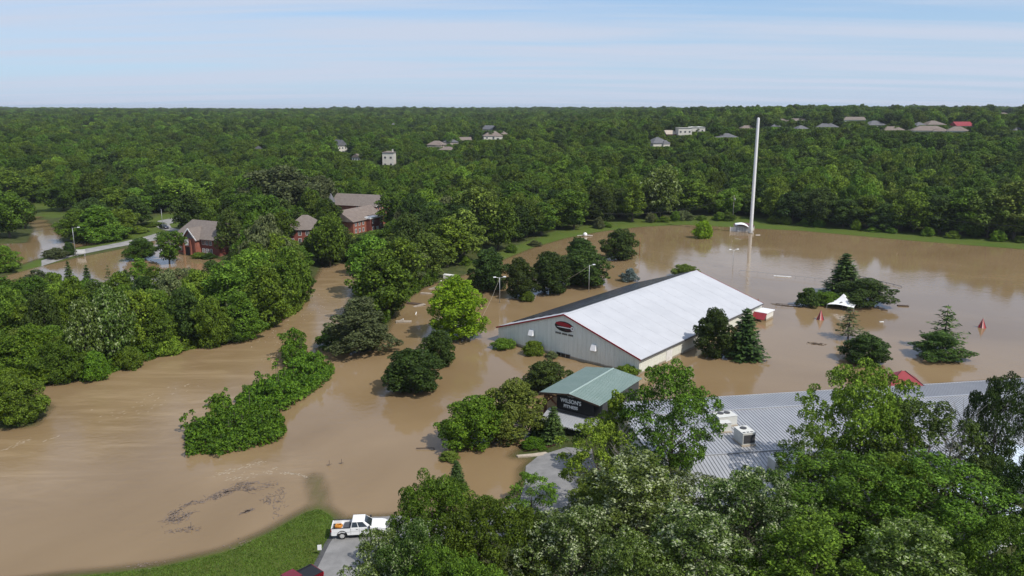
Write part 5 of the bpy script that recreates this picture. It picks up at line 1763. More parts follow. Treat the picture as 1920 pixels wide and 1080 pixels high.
hvac(1358, 795, 2.7, 1.8, 1.35, LA + R(6), 'large cream rooftop unit, rearmost on the grey roof', False, 2)
hvac(1357, 808, 1.5, 1.1, 1.25, LA, 'plain cream box unit in front of the rearmost rooftop unit', False, 0)
hvac(1395, 829, 1.75, 2.3, 1.65, LA + R(4), 'rooftop unit with dark grille facing the camera', True, 1)
hvac(1455, 880, 1.35, 1.7, 1.35, LA + R(4), 'lower rooftop unit half hidden by leaves near the dead stub', False, 0)
for px in (1455, 1468):
    p = on_long(px, 838)
    e = empty('roof_vent_pipe', p, LA, 'white gooseneck vent pipe on the grey roof, %s of two' % ('left' if px < 1460 else 'right'), 'vent pipe', 'vent pipes on the grey roof')
    b = MB(); b.tube([(0, 0, -.2), (0, 0, 0.7), (0.05, 0, 0.9), (0.2, 0, 1.0), (0.33, 0, 0.9), (0.36, 0, 0.72)], [0.06] * 6, 8); b.build('pipe', M['white'], e, smooth=True)
    b = MB(); b.lathe([(0.16, -0.1), (0.16, 0.03), (0.07, 0.12)], 10); b.build('collar', M['alu'], e)
# red roofed porch behind the far eave
p = at(1700, 722, 4.0)
rp = empty('red_porch', p, LA + R(-18), 'red metal hip roof showing behind the long grey roof', 'porch')
b = MB(); b.box(-2.2, 2.2, 0.2, 4.0, -4.2, -0.2); b.build('wall', M['offwhite'], rp)
b = MB(); roof_hip(b, -2.4, 2.4, 0.0, 4.2, -0.05, 1.7, 0.3, False); r_o = b.build('roof', M['red_roof'], rp)
b = MB()
for s in (-1, 1):
    b.bar((s * 2.65, -.25, -.05), (0.0 if False else s * 0.25, 2.1, 1.64), 0.08, 0.06)
b.build('hip_cap', M['tent_dark'], r_o)['kind'] = 'stuff'
# pale blue roofs under the trees at right
for (px, py, w, d, rz, lab) in ((1866, 858, 9, 12, 0.55, 'pale blue sheet roof glimpsed between trees at right'), (1815, 950, 8, 9, 0.5, 'pale blue-white low roof under the lower right trees')):
    p = at(px, py, 3.0)
    e = empty('blue_roofed_shed', p, rz, lab, 'shed')
    b = MB(); b.box(-w / 2, w / 2, -d / 2, d / 2, -3.2, -0.15); b.build('wall', M['white_dirty'], e)
    seam_y(e, -w / 2 - .3, w / 2 + .3, d / 2 + .3, -0.1, 0.002, 0.75, 1.0, 'roof_slope', 'paleblue', 'white')
    seam_y(e, -w / 2 - .3, w / 2 + .3, 0.0, 0.75, -d / 2 - .3, -0.1, 1.0, 'roof_slope', 'paleblue', 'white')

# ------------------------------------------------------------------ foreground trees
FG = [
    (1255, 935, 682, 172, 'mid', 'near', 'light green open-crowned tree in front of the grey roof, right of the porch'),
    (1118, 985, 790, 140, 'bright', 'open', 'yellow-green thin tree covering the right corner of the porch awning'),
    (1152, 900, 735, 60, 'bright', 'tall', 'slim bright green treetop beside the green porch roof'),
    (1190, 1110, 852, 225, 'silver', 'near', 'white-flecked large tree in the foreground below the open-crowned tree'),
    (1390, 1130, 880, 230, 'silver', 'near', 'white-flecked large tree in the foreground below the rooftop units'),
    (1600, 965, 688, 200, 'bright', 'near', 'tall leafy tree rising over the far edge of the grey roof'),
    (1846, 950, 700, 112, 'dark', 'near', 'tall narrow tree near the right edge rising over the grey roof'),
    (1720, 1010, 760, 190, 'dark', 'open', 'dark open tree with bare twigs right of the tall leafy tree'),
    (1570, 1110, 862, 235, 'mid', 'near', 'broad green tree in the foreground below the dead stub'),
    (1755, 1130, 870, 235, 'mid', 'near', 'broad green tree in the foreground left of the blue roof'),
    (1910, 1080, 850, 130, 'dark', 'near', 'dark tree cut by the right edge of the picture'),
    (815, 1095, 884, 150, 'bright', 'near', 'bright leafy tree in the foreground right of the white pickup'),
    (925, 1160, 935, 200, 'mid', 'near', 'mid-green foreground tree below the narrow conifer'),
    (725, 1215, 1000, 150, 'silver', 'near', 'pale-leaved tree covering the front of the white pickup'),
    (1065, 1190, 955, 215, 'silver', 'near', 'pale-flecked foreground tree below the driveway'),
    (995, 1030, 885, 90, 'bright', 'open', 'sparse light green sapling left of the grey driveway'),
    (1285, 1260, 965, 250, 'silver', 'near', 'pale-flecked tree at the bottom edge, centre right'),
    (1490, 1260, 975, 240, 'mid', 'near', 'green tree at the bottom edge right of the pale-flecked one'),
    (1690, 1270, 985, 250, 'pale', 'near', 'pale-flecked tree at the bottom edge towards the right'),
    (1885, 1260, 985, 230, 'mid', 'near', 'green tree in the bottom right corner'),
    (850, 1290, 1030, 190, 'mid', 'near', 'green tree at the bottom edge left of centre'),
    (1660, 930, 740, 90, 'mid', 'open', 'thin tree in front of the red porch roof'),
    (1512, 1010, 800, 110, 'mid', 'near', 'green tree beside the dead stub over the grey roof'),
    (1470, 1080, 905, 150, 'pale', 'near', 'pale-flecked rounded tree just below the lower rooftop unit'),
    (1300, 1060, 895, 150, 'silver', 'near', 'white-flecked tree between the open-crowned tree and the bottom edge'),
    (1130, 1050, 905, 150, 'olive', 'near', 'olive tree just right of the grey driveway'),
    (1660, 1060, 850, 190, 'mid', 'near', 'dense green tree below the tall leafy tree on the right'),
    (880, 1100, 930, 120, 'bright', 'open', 'light green young tree behind the foreground right of the pickup'),
    (780, 1240, 985, 150, 'pale', 'near', 'pale-flecked foreground tree beside the drive below the pickup'),
    (1180, 1290, 1000, 200, 'pale', 'near', 'pale-flecked tree at the bottom edge below the driveway'),
    (1830, 1020, 850, 110, 'dark', 'open', 'dark thin tree beside the pale blue roof'),
]
for (x, yb, yt, w, lf, kd, lab) in FG:
    ptree(names[kd], kd, x, yb, yt, w, lf, lab, push=0.0)
p = at(1507, 925, 0)
sn = empty('dead_stub', p, 0, 'broken dead trunk standing against the grey roof', 'dead tree')
hs = height_to(p, 848)
b = MB(); b.tube([(0, 0, -0.5), (0.05, 0, hs * .5), (0, 0, hs * .8), (0.25, 0, hs)], [0.2, 0.16, 0.12, 0.06], 7); b.build('trunk', M['wood_dark'], sn)
b = MB(); b.tube([(0, 0, hs * .8), (-0.35, 0, hs * .88), (-0.5, 0, hs * .86)], [0.1, 0.07, 0.03], 6); b.build('branch', M['wood_dark'], sn)
for (px, yb, yt, lab) in ((1790, 930, 725, 'bare twiggy dead tree in front of the grey roof at right'), (1160, 930, 775, 'bare grey shrub tree beside the porch'), (1760, 1000, 750, 'grey leafless tree among the dark trees at right')):
    p = at(px, yb, 0); h = height_to(p, yt)
    e = empty('bare_tree', p, 0, lab, 'dead tree')
    gB = np.random.default_rng(px)
    b = MB(); b.tube([(0, 0, -.5), (0, 0, h * .5), (.2, 0, h * .72)], [.16, .1, .06], 6); b.build('trunk', M['bark_pale'], e)
    b = MB()
    for k in range(26):
        z = h * gB.uniform(.25, .75); a_ = gB.uniform(0, 6.28); l = h * gB.uniform(.15, .3)
        q = Vector((math.cos(a_) * l * .6, math.sin(a_) * l * .6, z + l * .9))
        b.tube([(0, 0, z), q], [.05, .012], 4)
        for j in range(3):
            s0 = Vector((0, 0, z)).lerp(q, gB.uniform(.3, .95)); b.tube([s0, s0 + Vector((gB.normal() * .5, gB.normal() * .5, gB.uniform(.3, 1.1)))], [.02, .006], 3)
    b.build('twigs', M['bark_pale'], e)['kind'] = 'stuff'

# ------------------------------------------------------------------ red brick houses
p0 = at(329, 443, 5.4); p1 = at(409, 450.5, 5.4)
dv = p1 - p0; bw_ = dv.length * 1.12; ba = math.atan2(dv.y, dv.x)
bh = empty('brick_house', (p0.x - 1.4, p0.y, 0.2), ba, 'red brick house with brown roof and white-trimmed gable at the flooded lot', 'house')
D_ = 12.0; EH = 5.2
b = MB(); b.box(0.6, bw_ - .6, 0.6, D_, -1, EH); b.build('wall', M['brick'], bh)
b = MB(); ra, rb_ = roof_hip(b, 0.6, bw_ - .6, 0.6, D_, EH + .06, 5.0, 0.7, False, 3.2); b.build('roof', M['shingle'], bh)
gx0, gx1 = 6.4, 12.0
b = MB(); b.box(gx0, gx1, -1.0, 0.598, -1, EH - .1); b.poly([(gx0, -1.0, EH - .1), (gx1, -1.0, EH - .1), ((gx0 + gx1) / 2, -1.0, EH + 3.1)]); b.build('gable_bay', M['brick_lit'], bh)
gm = (gx0 + gx1) / 2
b = MB()
for s in (-1, 1):
    e0 = gm + s * ((gx1 - gx0) / 2 + .5)
    q = [(e0, -1.5, EH - .45), (gm, -1.5, EH + 3.2), (gm, 5.0, EH + 3.2), (e0, 5.0, EH - .45)]
    b.poly(q if s < 0 else q[::-1])
    b.poly([(x, y, z + .15) for x, y, z in (q if s > 0 else q[::-1])])
b.build('gable_roof', M['shingle'], bh)
for s in (-1, 1):
    t = MB(); t.bar((gm + s * ((gx1 - gx0) / 2 + .5), -1.55, EH - .42), (gm, -1.55, EH + 3.25), 0.10, 0.34); t.build('gable_trim', M['white'], bh)
b = MB(); b.poly([(gm - 2.0, -1.06, EH + .15), (gm + 2.0, -1.06, EH + .15), (gm, -1.06, EH + 2.3)]); b.build('gable_panel', M['shingle_grey'], bh)
b = MB(); b.box(gm - 2.6, gm - .5, -1.14, -1.01, 2.9, EH); b.build('white_panel', M['white_dirty'], bh)
for k in range(3): window(bh, gm - 2.2 + k * .65, -1.14, 3.2, 0.34, 1.5)
b = MB(); b.box(gm - 2.2, gm + .2, -1.06, -1.01, -0.5, 2.5); b.build('porch_shade_panel', M['black'], bh)  # flat black sheet, painted shade in place of an open porch
for x in (gm - 2.5, gm + .5, gx1 - .3):
    t = MB(); t.box(x - .25, x + .25, -1.45, -1.02, -1, EH - .4); t.build('brick_pier', M['brick_lit'], bh)
for x in (1.6, 3.2, 4.9, 13.2, 14.8, 16.4):
    if x < bw_ - 1:
        for z in (0.9, 3.4): window(bh, x, 0.6, z, 0.9, 1.2)
for (x, z) in ((6.0, .35), (11.0, .3)):
    pass

g0 = at(663, 441, 0.3); e0 = Vector((g0.x, g0.y, 0.3)); eh = height_to(g0, 416)
p1 = at(718, 404, 0.3 + eh)
dv = Vector((p1.x - g0.x, p1.y - g0.y, 0)); L_ = dv.length; ba = math.atan2(dv.y, dv.x)
bh2 = empty('brick_house', e0, ba, 'front red brick block with grey-brown gable roof and white-topped bay', 'house', 'red brick houses')
dep = 12.0
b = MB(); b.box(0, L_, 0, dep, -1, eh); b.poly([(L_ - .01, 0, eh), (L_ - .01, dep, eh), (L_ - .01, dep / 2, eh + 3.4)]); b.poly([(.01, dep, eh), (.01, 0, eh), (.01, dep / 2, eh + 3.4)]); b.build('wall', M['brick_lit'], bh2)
b = MB(); roof_hip(b, 0, L_, 0, dep, eh + .06, 3.9, 0.6, True); b.build('roof', M['shingle_tan'], bh2)
b = MB(); b.box(L_ * .42, L_ * .70, -2.0, -0.01, -1, eh + .1); b.build('bay', M['brick'], bh2)
b = MB(); b.box(L_ * .41, L_ * .71, -2.15, 1.6, eh + .101, eh + .7); b.build('parapet', M['white'], bh2)
b = MB(); b.box(L_ * .60, L_ * .68, -2.06, -2.001, -0.6, 1.9); b.build('door', M['white'], bh2)
for z in (0.7, 3.2):
    for t in (.08, .2, .32, .80, .92): window(bh2, L_ * t, 0, z, 0.9, 1.3)
    window(bh2, L_ * .5, -2.0, z, 0.9, 1.3)
g1 = at(704, 387, 8.2)
ba3 = math.atan2(at(718, 365.6, 11.8).y - at(639, 362.5, 11.8).y, at(718, 365.6, 11.8).x - at(639, 362.5, 11.8).x)
bh3 = empty('brick_house', (g1.x, g1.y, 0.4), ba3, 'tall rear red brick block whose white-trimmed gable faces right', 'house', 'red brick houses')
L3, d3, e3 = 20.0, 11.5, 7.8
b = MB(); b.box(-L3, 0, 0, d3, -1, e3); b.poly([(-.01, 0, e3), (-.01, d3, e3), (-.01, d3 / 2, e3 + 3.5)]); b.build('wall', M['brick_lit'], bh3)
b = MB(); roof_hip(b, -L3, 0, 0, d3, e3 + .06, 4.0, 0.6, True); b.build('roof', M['shingle'], bh3)
for (a, c) in (((.66, -.6, e3 - .1), (.66, d3 / 2, e3 + 4.0)), ((.66, d3 / 2, e3 + 4.0), (.66, d3 + .6, e3 - .1)), ((.66, d3 * .3, e3 + 2.0), (.66, d3 * .7, e3 + 2.0))):
    t = MB(); t.bar(a, c, 0.1, 0.34); t.build('gable_trim', M['white'], bh3)
for z in (1.0, 3.6, 6.2):
    for y in (2.2, 4.6, 7.0, 9.4): window(bh3, 0, y, z, 0.95, 1.4, face='x')
    for x in (-2, -5, -8): window(bh3, x, 0, z, 0.95, 1.4)
b = MB(); b.lathe([(1.9, 0), (1.9, 9.0)], 10, (-L3 - 0.5, 1, -1)); b.build('turret', M['brick'], bh3)
b = MB(); b.lathe([(2.3, 0), (0.04, 4.2)], 10, (-L3 - .5, 1, 8.01)); b.build('turret_roof', M['shingle_grey'], bh3)
g2 = at(572, 460, 0.3)
bh4 = empty('brick_house', g2, 0.15, 'red brick house nearly hidden behind trees between the other brick houses', 'house', 'red brick houses')
b = MB(); b.box(-6, 6, 0, 10, -1, 5.4); b.build('wall', M['brick'], bh4)
b = MB(); roof_hip(b, -6, 6, 0, 10, 5.46, 4.4, 0.6, False); b.build('roof', M['shingle'], bh4)
for x in (-4, -1.5, 1, 3.5):
    for z in (1, 3.5): window(bh4, x, 0, z, 0.9, 1.3)

# ------------------------------------------------------------------ white mast and its compound
mp_ = at(1407.5, 437, 0)
mast = empty('white_mast', mp_, 0, 'very tall plain white mast at the far shore of the flooded lot', 'mast')
mh = height_to(mp_, 222)
b = MB(); b.lathe([(0.66, -1.5), (0.64, 2), (0.50, mh - .3), (0.47, mh)], 20); b.build('shaft', M['mast'], mast, smooth=True)
b = MB(); b.lathe([(0.95, -1.5), (0.95, 0.25), (0.70, 0.45)], 16); b.build('base_collar', M['concrete_pale'], mast)
for k in range(1, 7):
    b = MB(); z = mh * k / 7; r0 = 0.64 + (0.50 - .64) * z / mh; b.lathe([(r0 + .012, 0), (r0 + .012, .09)], 20, (0, 0, z)); b.build('joint_ring', M['mast'], mast)
b = MB(); b.lathe([(0.50, 0), (0.3, 0.25), (0.03, 0.3)], 16, (0, 0, mh + .002)); b.build('cap', M['mast'], mast, smooth=True)
cp = at(1391, 434, 0)
comp = empty('equipment_compound', cp, R(-8), 'cream walled equipment compound with maroon roof and torn white tarp beside the mast', 'compound')
b = MB(); b.box(-2.4, 4.6, 0.6, 5.6, -1, 2.0); b.build('shelter_wall', M['offwhite'], comp)
b = MB(); roof_hip(b, -2.4, 4.6, 0.6, 5.6, 2.05, 1.0, 0.25, False); b.build('shelter_roof', M['maroon'], comp)
for k in range(8):
    x = -4.4 + k * 1.0
    b = MB(); b.box(x, x + .97, -0.05, 0.03, -1, 1.55); b.build('fence_panel', M['white_dirty'] if k < 2 else M['steel'], comp)
    b = MB(); b.box(x - .05, x + .03, -.12, -.051, -1, 1.9); b.build('fence_post', M['white'], comp)
b = MB()
arc = [(-2.6 + 5.0 * t, 2.35 + 0.35 * math.sin(t * 3.0) - 2.2 * max(0, t - .45) ** 1.6) for t in np.linspace(0, 1, 10)]
for (x0, z0), (x1, z1) in zip(arc[:-1], arc[1:]):
    b.hexa([(x0, -.9, z0), (x1, -.9, z1), (x1, 1.4, z1 + .5), (x0, 1.4, z0 + .5), (x0, -.9, z0 + .06), (x1, -.9, z1 + .06), (x1, 1.4, z1 + .56), (x0, 1.4, z0 + .56)])
b.build('tarp', M['white'], comp)
b = MB()
for (x0, z0), (x1, z1) in zip(arc[2:-1], arc[3:]): b.bar((x0, -.96, z0), (x1, -.96, z1), 0.07, 0.16)
b.build('tarp_edge', M['tent_dark'], comp)

# ------------------------------------------------------------------ poles, lamps and wires
def lamp(px, yb, yt, heads, label, m='steel', r=0.08, arm=1.2, z=0.0, group='light poles', ang=0.2):
    p = at(px, yb, z); h = height_to(p, yt)
    e = empty('light_pole', p, ang, label, 'light pole', group)
    b = MB(); b.tube([(0, 0, -2), (0, 0, h * .5), (0, 0, h)], [r * 1.2, r, r * .7], 8); b.build('pole', M[m], e, smooth=True)
    for s in heads:
        b = MB(); b.tube([(0, 0, h - .25), (s * arm * .5, 0, h), (s * arm, 0, h + .08)], [.045, .04, .035], 6); b.build('arm', M[m], e)
        b = MB(); b.hexa([(s * arm - .35, -.18, h + .02), (s * arm + .35, -.18, h + .02), (s * arm + .35, .18, h + .02), (s * arm - .35, .18, h + .02),
                          (s * arm - .3, -.12, h + .2), (s * arm + .3, -.12, h + .2), (s * arm + .3, .12, h + .2), (s * arm - .3, .12, h + .2)]); b.build('lamp_head', M['lamp_head'], e)
    return p + Vector((0, 0, h))


t1 = lamp(937, 568, 520, (-1, 1), 'rust-footed light pole with two white heads left of the hall')
t2 = lamp(1104, 548, 497, (1,), 'light pole with white head in front of the dark tree row')
lamp(1374, 503, 468, (-1, 1), 'thin light pole with two heads standing in the lot beyond the hall', m='steel', r=.06)
lamp(1199, 479, 446, (), 'plain short post in water right of the dark tree row', m='rust', r=.09)
lamp(142, 480, 427, (1,), 'street lamp with arm beside the white barricade', z=.4, arm=1.8)
lamp(306, 433, 392, (), 'thin grey pole beside the dark parked car', z=.5)
u1 = lamp(1374, 410, 366, (), 'pale utility pole at the wood edge left of the white mast', m='bark_pale', r=.14, z=.5, group='utility poles')
u2 = lamp(1684, 437, 394, (), 'dark utility pole at the wood edge far right of the mast', m='wood_dark', r=.14, z=.5, group='utility poles')
for u_, lab in ((u1, 'a'), (u2, 'b')):
    e = [o for o in bpy.data.objects if o.name.startswith('light_pole') and (o.location - Vector((u_.x, u_.y, o.location.z))).length < .1][0]
    e.name = 'utility_pole'; e['category'] = 'utility pole'
    h = u_.z - e.location.z
    b = MB(); b.box(-1.1, 1.1, -.07, .07, h - .8, h - .62); b.build('crossarm', M['wood_dark'], e)
    b = MB(); b.lathe([(.22, 0), (.22, .7), (.1, .78)], 10, (.35, -.2, h - 2.0)); b.build('transformer', M['white_dirty'], e)


def wire(a, c, sag, label, m='wire', r=0.03, n=14, cat='cable', group='overhead cables'):
    a, c = Vector(a), Vector(c)
    q = [a.lerp(c, k / n) + Vector((0, 0, -4 * sag * (k / n) * (1 - k / n))) for k in range(n + 1)]
    org = a.copy()
    b = MB(); b.tube([p - org for p in q], [r] * (n + 1), 5)
    o = b.build('cable', M[m])
    o.location = org
    return tag(o, label, cat, group)


wire(u1 + Vector((0, 0, -.7)), u2 + Vector((0, 0, -.7)), 3.0, 'overhead cable sagging between the two utility poles', r=.05)
wire(u2 + Vector((0, 0, -.7)), at(1990, 425, 8.5), 1.5, 'overhead cable running right from the dark utility pole', r=.05)
wire(u1 + Vector((0, 0, -.7)), at(1130, 400, 8.0), 2.5, 'overhead cable running left from the pale utility pole', r=.05)
wire(t1 + Vector((0, 0, -.2)), at(902, 598, 0.2), 0.5, 'pale cable falling from the two-headed lamp towards the lime tree', 'wire_pale', .02)
wire(t2 + Vector((0, 0, -.2)), at(1040, 535, 2.0), 0.3, 'pale cable falling left from the lamp in the dark tree row', 'wire_pale', .02)

# ------------------------------------------------------------------ fences, sail, parasols, floating things
def rail_fence(pa, pb, n, h, label, m='steel', r=.035):
    pa, pb = Vector(pa), Vector(pb)
    e = empty('fence', pa, 0, label, 'fence')
    for k in range(n + 1):
        q = (pb - pa) * (k / n)
        b = MB(); b.tube([q + Vector((0, 0, -1.5)), q + Vector((0, 0, h))], [r, r], 6); b.build('post', M[m], e)
    b = MB(); b.bar(Vector((0, 0, h)), pb - pa + Vector((0, 0, h)), r * 1.6); b.build('rail', M[m], e)
    return e


rail_fence(at(1387, 512), at(1546, 529), 9, 0.85, 'thin drowned fence crossing the lot right of the hall')
rail_fence(at(1610, 519), at(1690, 539), 6, 0.3, 'nearly submerged dark fence line behind the spruce', 'steel_dark', .06)
rail_fence(at(1455, 573), at(1500, 576), 4, 0.5, 'short broken fence left of the shade sail shrubs', 'wood_dark', .06)

sp = at(1590, 582, 0)
sail = empty('shade_sail', sp, R(8), 'white pointed shade canopy over water in front of the spruce', 'canopy')
apex = Vector((0, 2.4, 3.4)); cs = [Vector((-3.9, 2.4, 1.0)), Vector((0.4, -1.6, 0.8)), Vector((4.1, 1.6, 0.9)), Vector((0.3, 6.0, 1.0))]
b = MB()
N_ = 6
for i in range(4):
    a, c = cs[i], cs[(i + 1) % 4]
    mid = (a + c) / 2 + (apex - (a + c) / 2) * 0.12
    for s in range(N_):
        def P(t, v):
            e_ = a.lerp(c, t) + (mid - (a + c) / 2) * (4 * t * (1 - t))
            q = e_.lerp(apex, v); q.z = e_.z + (apex.z - e_.z) * v ** 1.7
            return q
        for k in range(4):
            t0, t1_ = s / N_, (s + 1) / N_; v0, v1 = k / 4, (k + 1) / 4
            b.poly([P(t0, v0), P(t1_, v0), P(t1_, v1), P(t0, v1)])
b.build('canopy', M['white'], sail, smooth=True)
for i, c in enumerate(cs + [apex]):
    b = MB(); b.tube([(c.x, c.y, -1.5), (c.x, c.y, c.z - .02)], [.05, .05], 7); b.build('post', M['steel'], sail)
for (x, y, z, w) in ((-1.0, 1.15, 1.62, .9), (.55, 1.3, 1.75, .7), (-.1, .75, 1.38, .6)):
    b = MB(); b.poly([(x - w / 2, y - .05, z - .02), (x + w / 2, y, z + .02), (x + w * .4, y + .25, z + .16), (x - w * .4, y + .2, z + .12)]); b.build('dark_print', M['steel_dark'], sail)


def parasol(px, yb, yt, label):
    p = at(px, yb, 0); h = height_to(p, yt)
    e = empty('folded_parasol', p, 0, label, 'parasol', 'striped parasols in the flood')
    n = 12
    for k in range(n):
        b = MB(); a0, a1 = 2 * math.pi * k / n, 2 * math.pi * (k + 1) / n
        r = 0.86
        q = lambda a, rr, z: (math.cos(a) * rr, math.sin(a) * rr, z)
        am = (a0 + a1) / 2
        b.poly([q(a0, r, -.05), q(am, r * .9, -.12), (0, 0, h)]); b.poly([q(am, r * .9, -.12), q(a1, r, -.05), (0, 0, h)])
        b.build('gore', M[('tent_red', 'tent_dark', 'tent_pink')[k % 3]], e)
    b = MB(); b.tube([(0, 0, -1.5), (0, 0, h + .12)], [.04, .03], 6); b.build('pole', M['steel_dark'], e)
    return e


parasol(1538, 599, 580, 'red and dark striped cone of a parasol, just left below the shade sail')
parasol(1841, 614, 596, 'red striped cone of a parasol alone near the right edge')


def floating(name, px, py, l, w, h, rz, m, label, cat, tilt=0.0, group=None, parts=1):
    p = at(px, py, 0.0)
    e = empty(name, p + Vector((0, 0, 0.06)), rz, label, cat, group)
    e.rotation_euler = (0, tilt, rz)
    for k in range(parts):
        b = MB(); y0 = -w / 2 + w * k / parts; b.box(-l / 2, l / 2, y0, y0 + w / parts - (.03 if parts > 1 else 0), -h * .4, h * .6); b.build('board' if parts > 1 else 'body', M[m], e, bevel=.01)
    return e


FB = 'floating wreckage along the spit'
floating('floating_plank', 777, 570, 3.6, 1.4, .25, R(-18), 'wood_dark', 'dark floating deck boards by the trees of the spit', 'boards', .03, FB, 4)
floating('floating_plank', 786, 573.5, 3.0, 1.1, .2, R(35), 'timber_grey', 'pale boards lying across the dark floating deck', 'boards', -.1, FB, 3)
floating('floating_plank', 799, 551, 2.8, 1.2, .3, R(-5), 'timber_grey', 'small pale raft of boards against the light green thicket', 'boards', .05, FB, 3)
floating('floating_plank', 815, 541, 4.2, 1.5, .3, R(30), 'timber_grey', 'broken white boards piled left above the lime tree', 'boards', -.15, FB, 4)
floating('floating_plank', 822, 530, 2.4, .5, .2, R(-40), 'white_dirty', 'white plank stuck up beside the floating box', 'boards', -.5, FB)
floating('floating_plank', 757, 604, 3.4, 1.3, .35, R(8), 'timber_grey', 'grey table top adrift at the foot of the dark tree', 'boards', .04, FB, 3)
floating('floating_plank', 749, 602, 2.2, .25, .2, R(-20), 'white_dirty', 'white beam poking up beside the floating table top', 'boards', -.45, FB)
floating('floating_plank', 780, 589, 1.0, .18, .25, R(80), 'white_dirty', 'short white stick in the water below the dark deck boards', 'boards', -.6, FB)
fb = floating('floating_box', 841, 522, 2.7, 1.6, 1.5, R(-10), 'white_dirty', 'white box-like locker adrift above the lime tree', 'box', .06, FB)
b = MB(); b.box(-1.42, 1.42, -.86, .86, .91, 1.0); b.build('lid', M['white'], fb)
floating('floating_plank', 1467, 519, 4.6, .45, .25, R(-20), 'white', 'long white beam floating beside the drowned fence', 'beam')
floating('floating_plank', 1693, 574, 2.4, .9, .25, R(-12), 'wood_dark', 'dark board floating right of the shade sail island', 'boards', 0, None, 2)
floating('floating_plank', 1658, 582, 1.4, .4, .2, R(-8), 'wood_dark', 'small dark board between the sail island and the larger board', 'boards')
floating('floating_plank', 1653, 604, .9, .3, .15, R(5), 'white_dirty', 'tiny pale board below the sail island', 'boards')
floating('floating_plank', 1421, 441, 1.6, .4, .15, R(0), 'white_dirty', 'pale board floating just right of the mast foot', 'boards')
tk = empty('white_tank', at(1097, 443, 0), 0, 'small white round tank on spread legs at the far shore', 'tank')
b = MB(); b.lathe([(.1, -.2), (.55, 0), (.8, .5), (.72, 1.0), (.35, 1.35), (.05, 1.42)], 14); b.build('vessel', M['white'], tk, smooth=True)
for s in (-1, 1):
    b = MB(); b.bar((s * .6, 0, .4), (s * 2.8, .3, .25), .22, .16); b.build('leg', M['white_dirty'], tk)
bp_ = empty('broken_signpost', at(798, 843, 0), R(-5), 'leaning dark rail sticking out of the water left of the bushy tree', 'rail')
b = MB(); b.bar((-1.3, 0, .15), (1.1, .2, .22), .09); b.build('rail', M['wood_dark'], bp_)
b = MB(); b.bar((1.1, .2, .22), (1.3, .1, -.7), .09); b.build('post', M['wood_dark'], bp_)
for (px, py, lab) in ((358, 990, 'upright stick with a crosspiece inside the driftwood ring'), (617, 873, 'dark stick left of the submerged rail'), (640, 870, 'thin stake in the open water beside the river island')):
    e = empty('stick', at(px, py, 0), 0, lab, 'stick')
    b = MB(); b.tube([(0, 0, -.6), (.05, 0, .75)], [.06, .04], 5); b.build('stem', M['debris'], e)
    b = MB(); b.tube([(-.3, 0, .1), (.35, .1, .22)], [.05, .03], 5); b.build('crosspiece', M['debris'], e)

# driftwood ring and foam, past counting
gD = np.random.default_rng(21)
dr = MB()


def scatter_sticks(mb, path, n, spread, ln):
    path = [Vector(at(*q)) for q in path]
    for _ in range(n):
        i = int(gD.integers(0, len(path) - 1)); t = gD.random()
        c = path[i].lerp(path[i + 1], t); dvec = (path[i + 1] - path[i]).normalized()
        c = c + Vector((gD.normal() * spread, gD.normal() * spread, 0.015))
        a = math.atan2(dvec.y, dvec.x) + gD.normal() * .6
        l = ln * gD.uniform(.4, 1.4)
        dd_ = Vector((math.cos(a), math.sin(a), 0)) * l / 2
        mb.bar(c - dd_, c + dd_, gD.uniform(.03, .09), .05)


scatter_sticks(dr, [(312, 976), (330, 960), (352, 946), (400, 935)], 120, .34, .55)
scatter_sticks(dr, [(400, 935), (420, 923), (448, 914), (474, 920)], 240, .42, .5)
scatter_sticks(dr, [(312, 976), (335, 976), (356, 962)], 110, .42, .45)
scatter_sticks(dr, [(440, 908), (480, 906)], 60, .3, .4)
scatter_sticks(dr, [(492, 912), (512, 908), (528, 920), (526, 940), (516, 966)], 90, .4, .45)
scatter_sticks(dr, [(500, 932), (512, 944)], 60, .45, .4)
scatter_sticks(dr, [(455, 963), (472, 955)], 50, .14, .5)
scatter_sticks(dr, [(318, 995), (375, 992)], 60, .3, .35)
scatter_sticks(dr, [(430, 1025), (470, 1018), (440, 1010)], 22, .4, .3)
scatter_sticks(dr, [(255, 1062), (300, 1058)], 20, .4, .3)
tag(dr.build('driftwood', M['debris']), 'ring of dark driftwood and scraps swirling on the near water', 'driftwood', kind='stuff')
dr = MB()
scatter_sticks(dr, [(1452, 571), (1480, 574), (1510, 577)], 60, .35, 1.1)
scatter_sticks(dr, [(1550, 579), (1620, 584)], 40, .25, .8)
scatter_sticks(dr, [(1515, 643), (1545, 646)], 60, .4, .5)
scatter_sticks(dr, [(1725, 668), (1800, 668)], 70, .5, .9)
scatter_sticks(dr, [(1360, 1000), (1360, 1000.5)], 2, .2, .4)
tag(dr.build('driftwood', M['wood_dark']), 'dark twigs and scum drifting round the shade sail and bushes', 'driftwood', kind='stuff')
fm = MB()


def foam(path, n, spread, ln):
    path = [Vector(at(*q)) for q in path]
    for _ in range(n):
        i = int(gD.integers(0, len(path) - 1)); t = gD.random()
        c = path[i].lerp(path[i + 1], t) + Vector((gD.normal() * spread, gD.normal() * spread, 0.012))
        dvec = (path[i + 1] - path[i]).normalized(); a = math.atan2(dvec.y, dvec.x) + gD.normal() * .25
        l, w = ln * gD.uniform(.3, 1.3), gD.uniform(.02, .07)
        dx = Vector((math.cos(a), math.sin(a), 0)); dy = Vector((-dx.y, dx.x, 0))
        fm.poly([c - dx * l / 2, c - dy * w, c + dx * l / 2, c + dy * w])


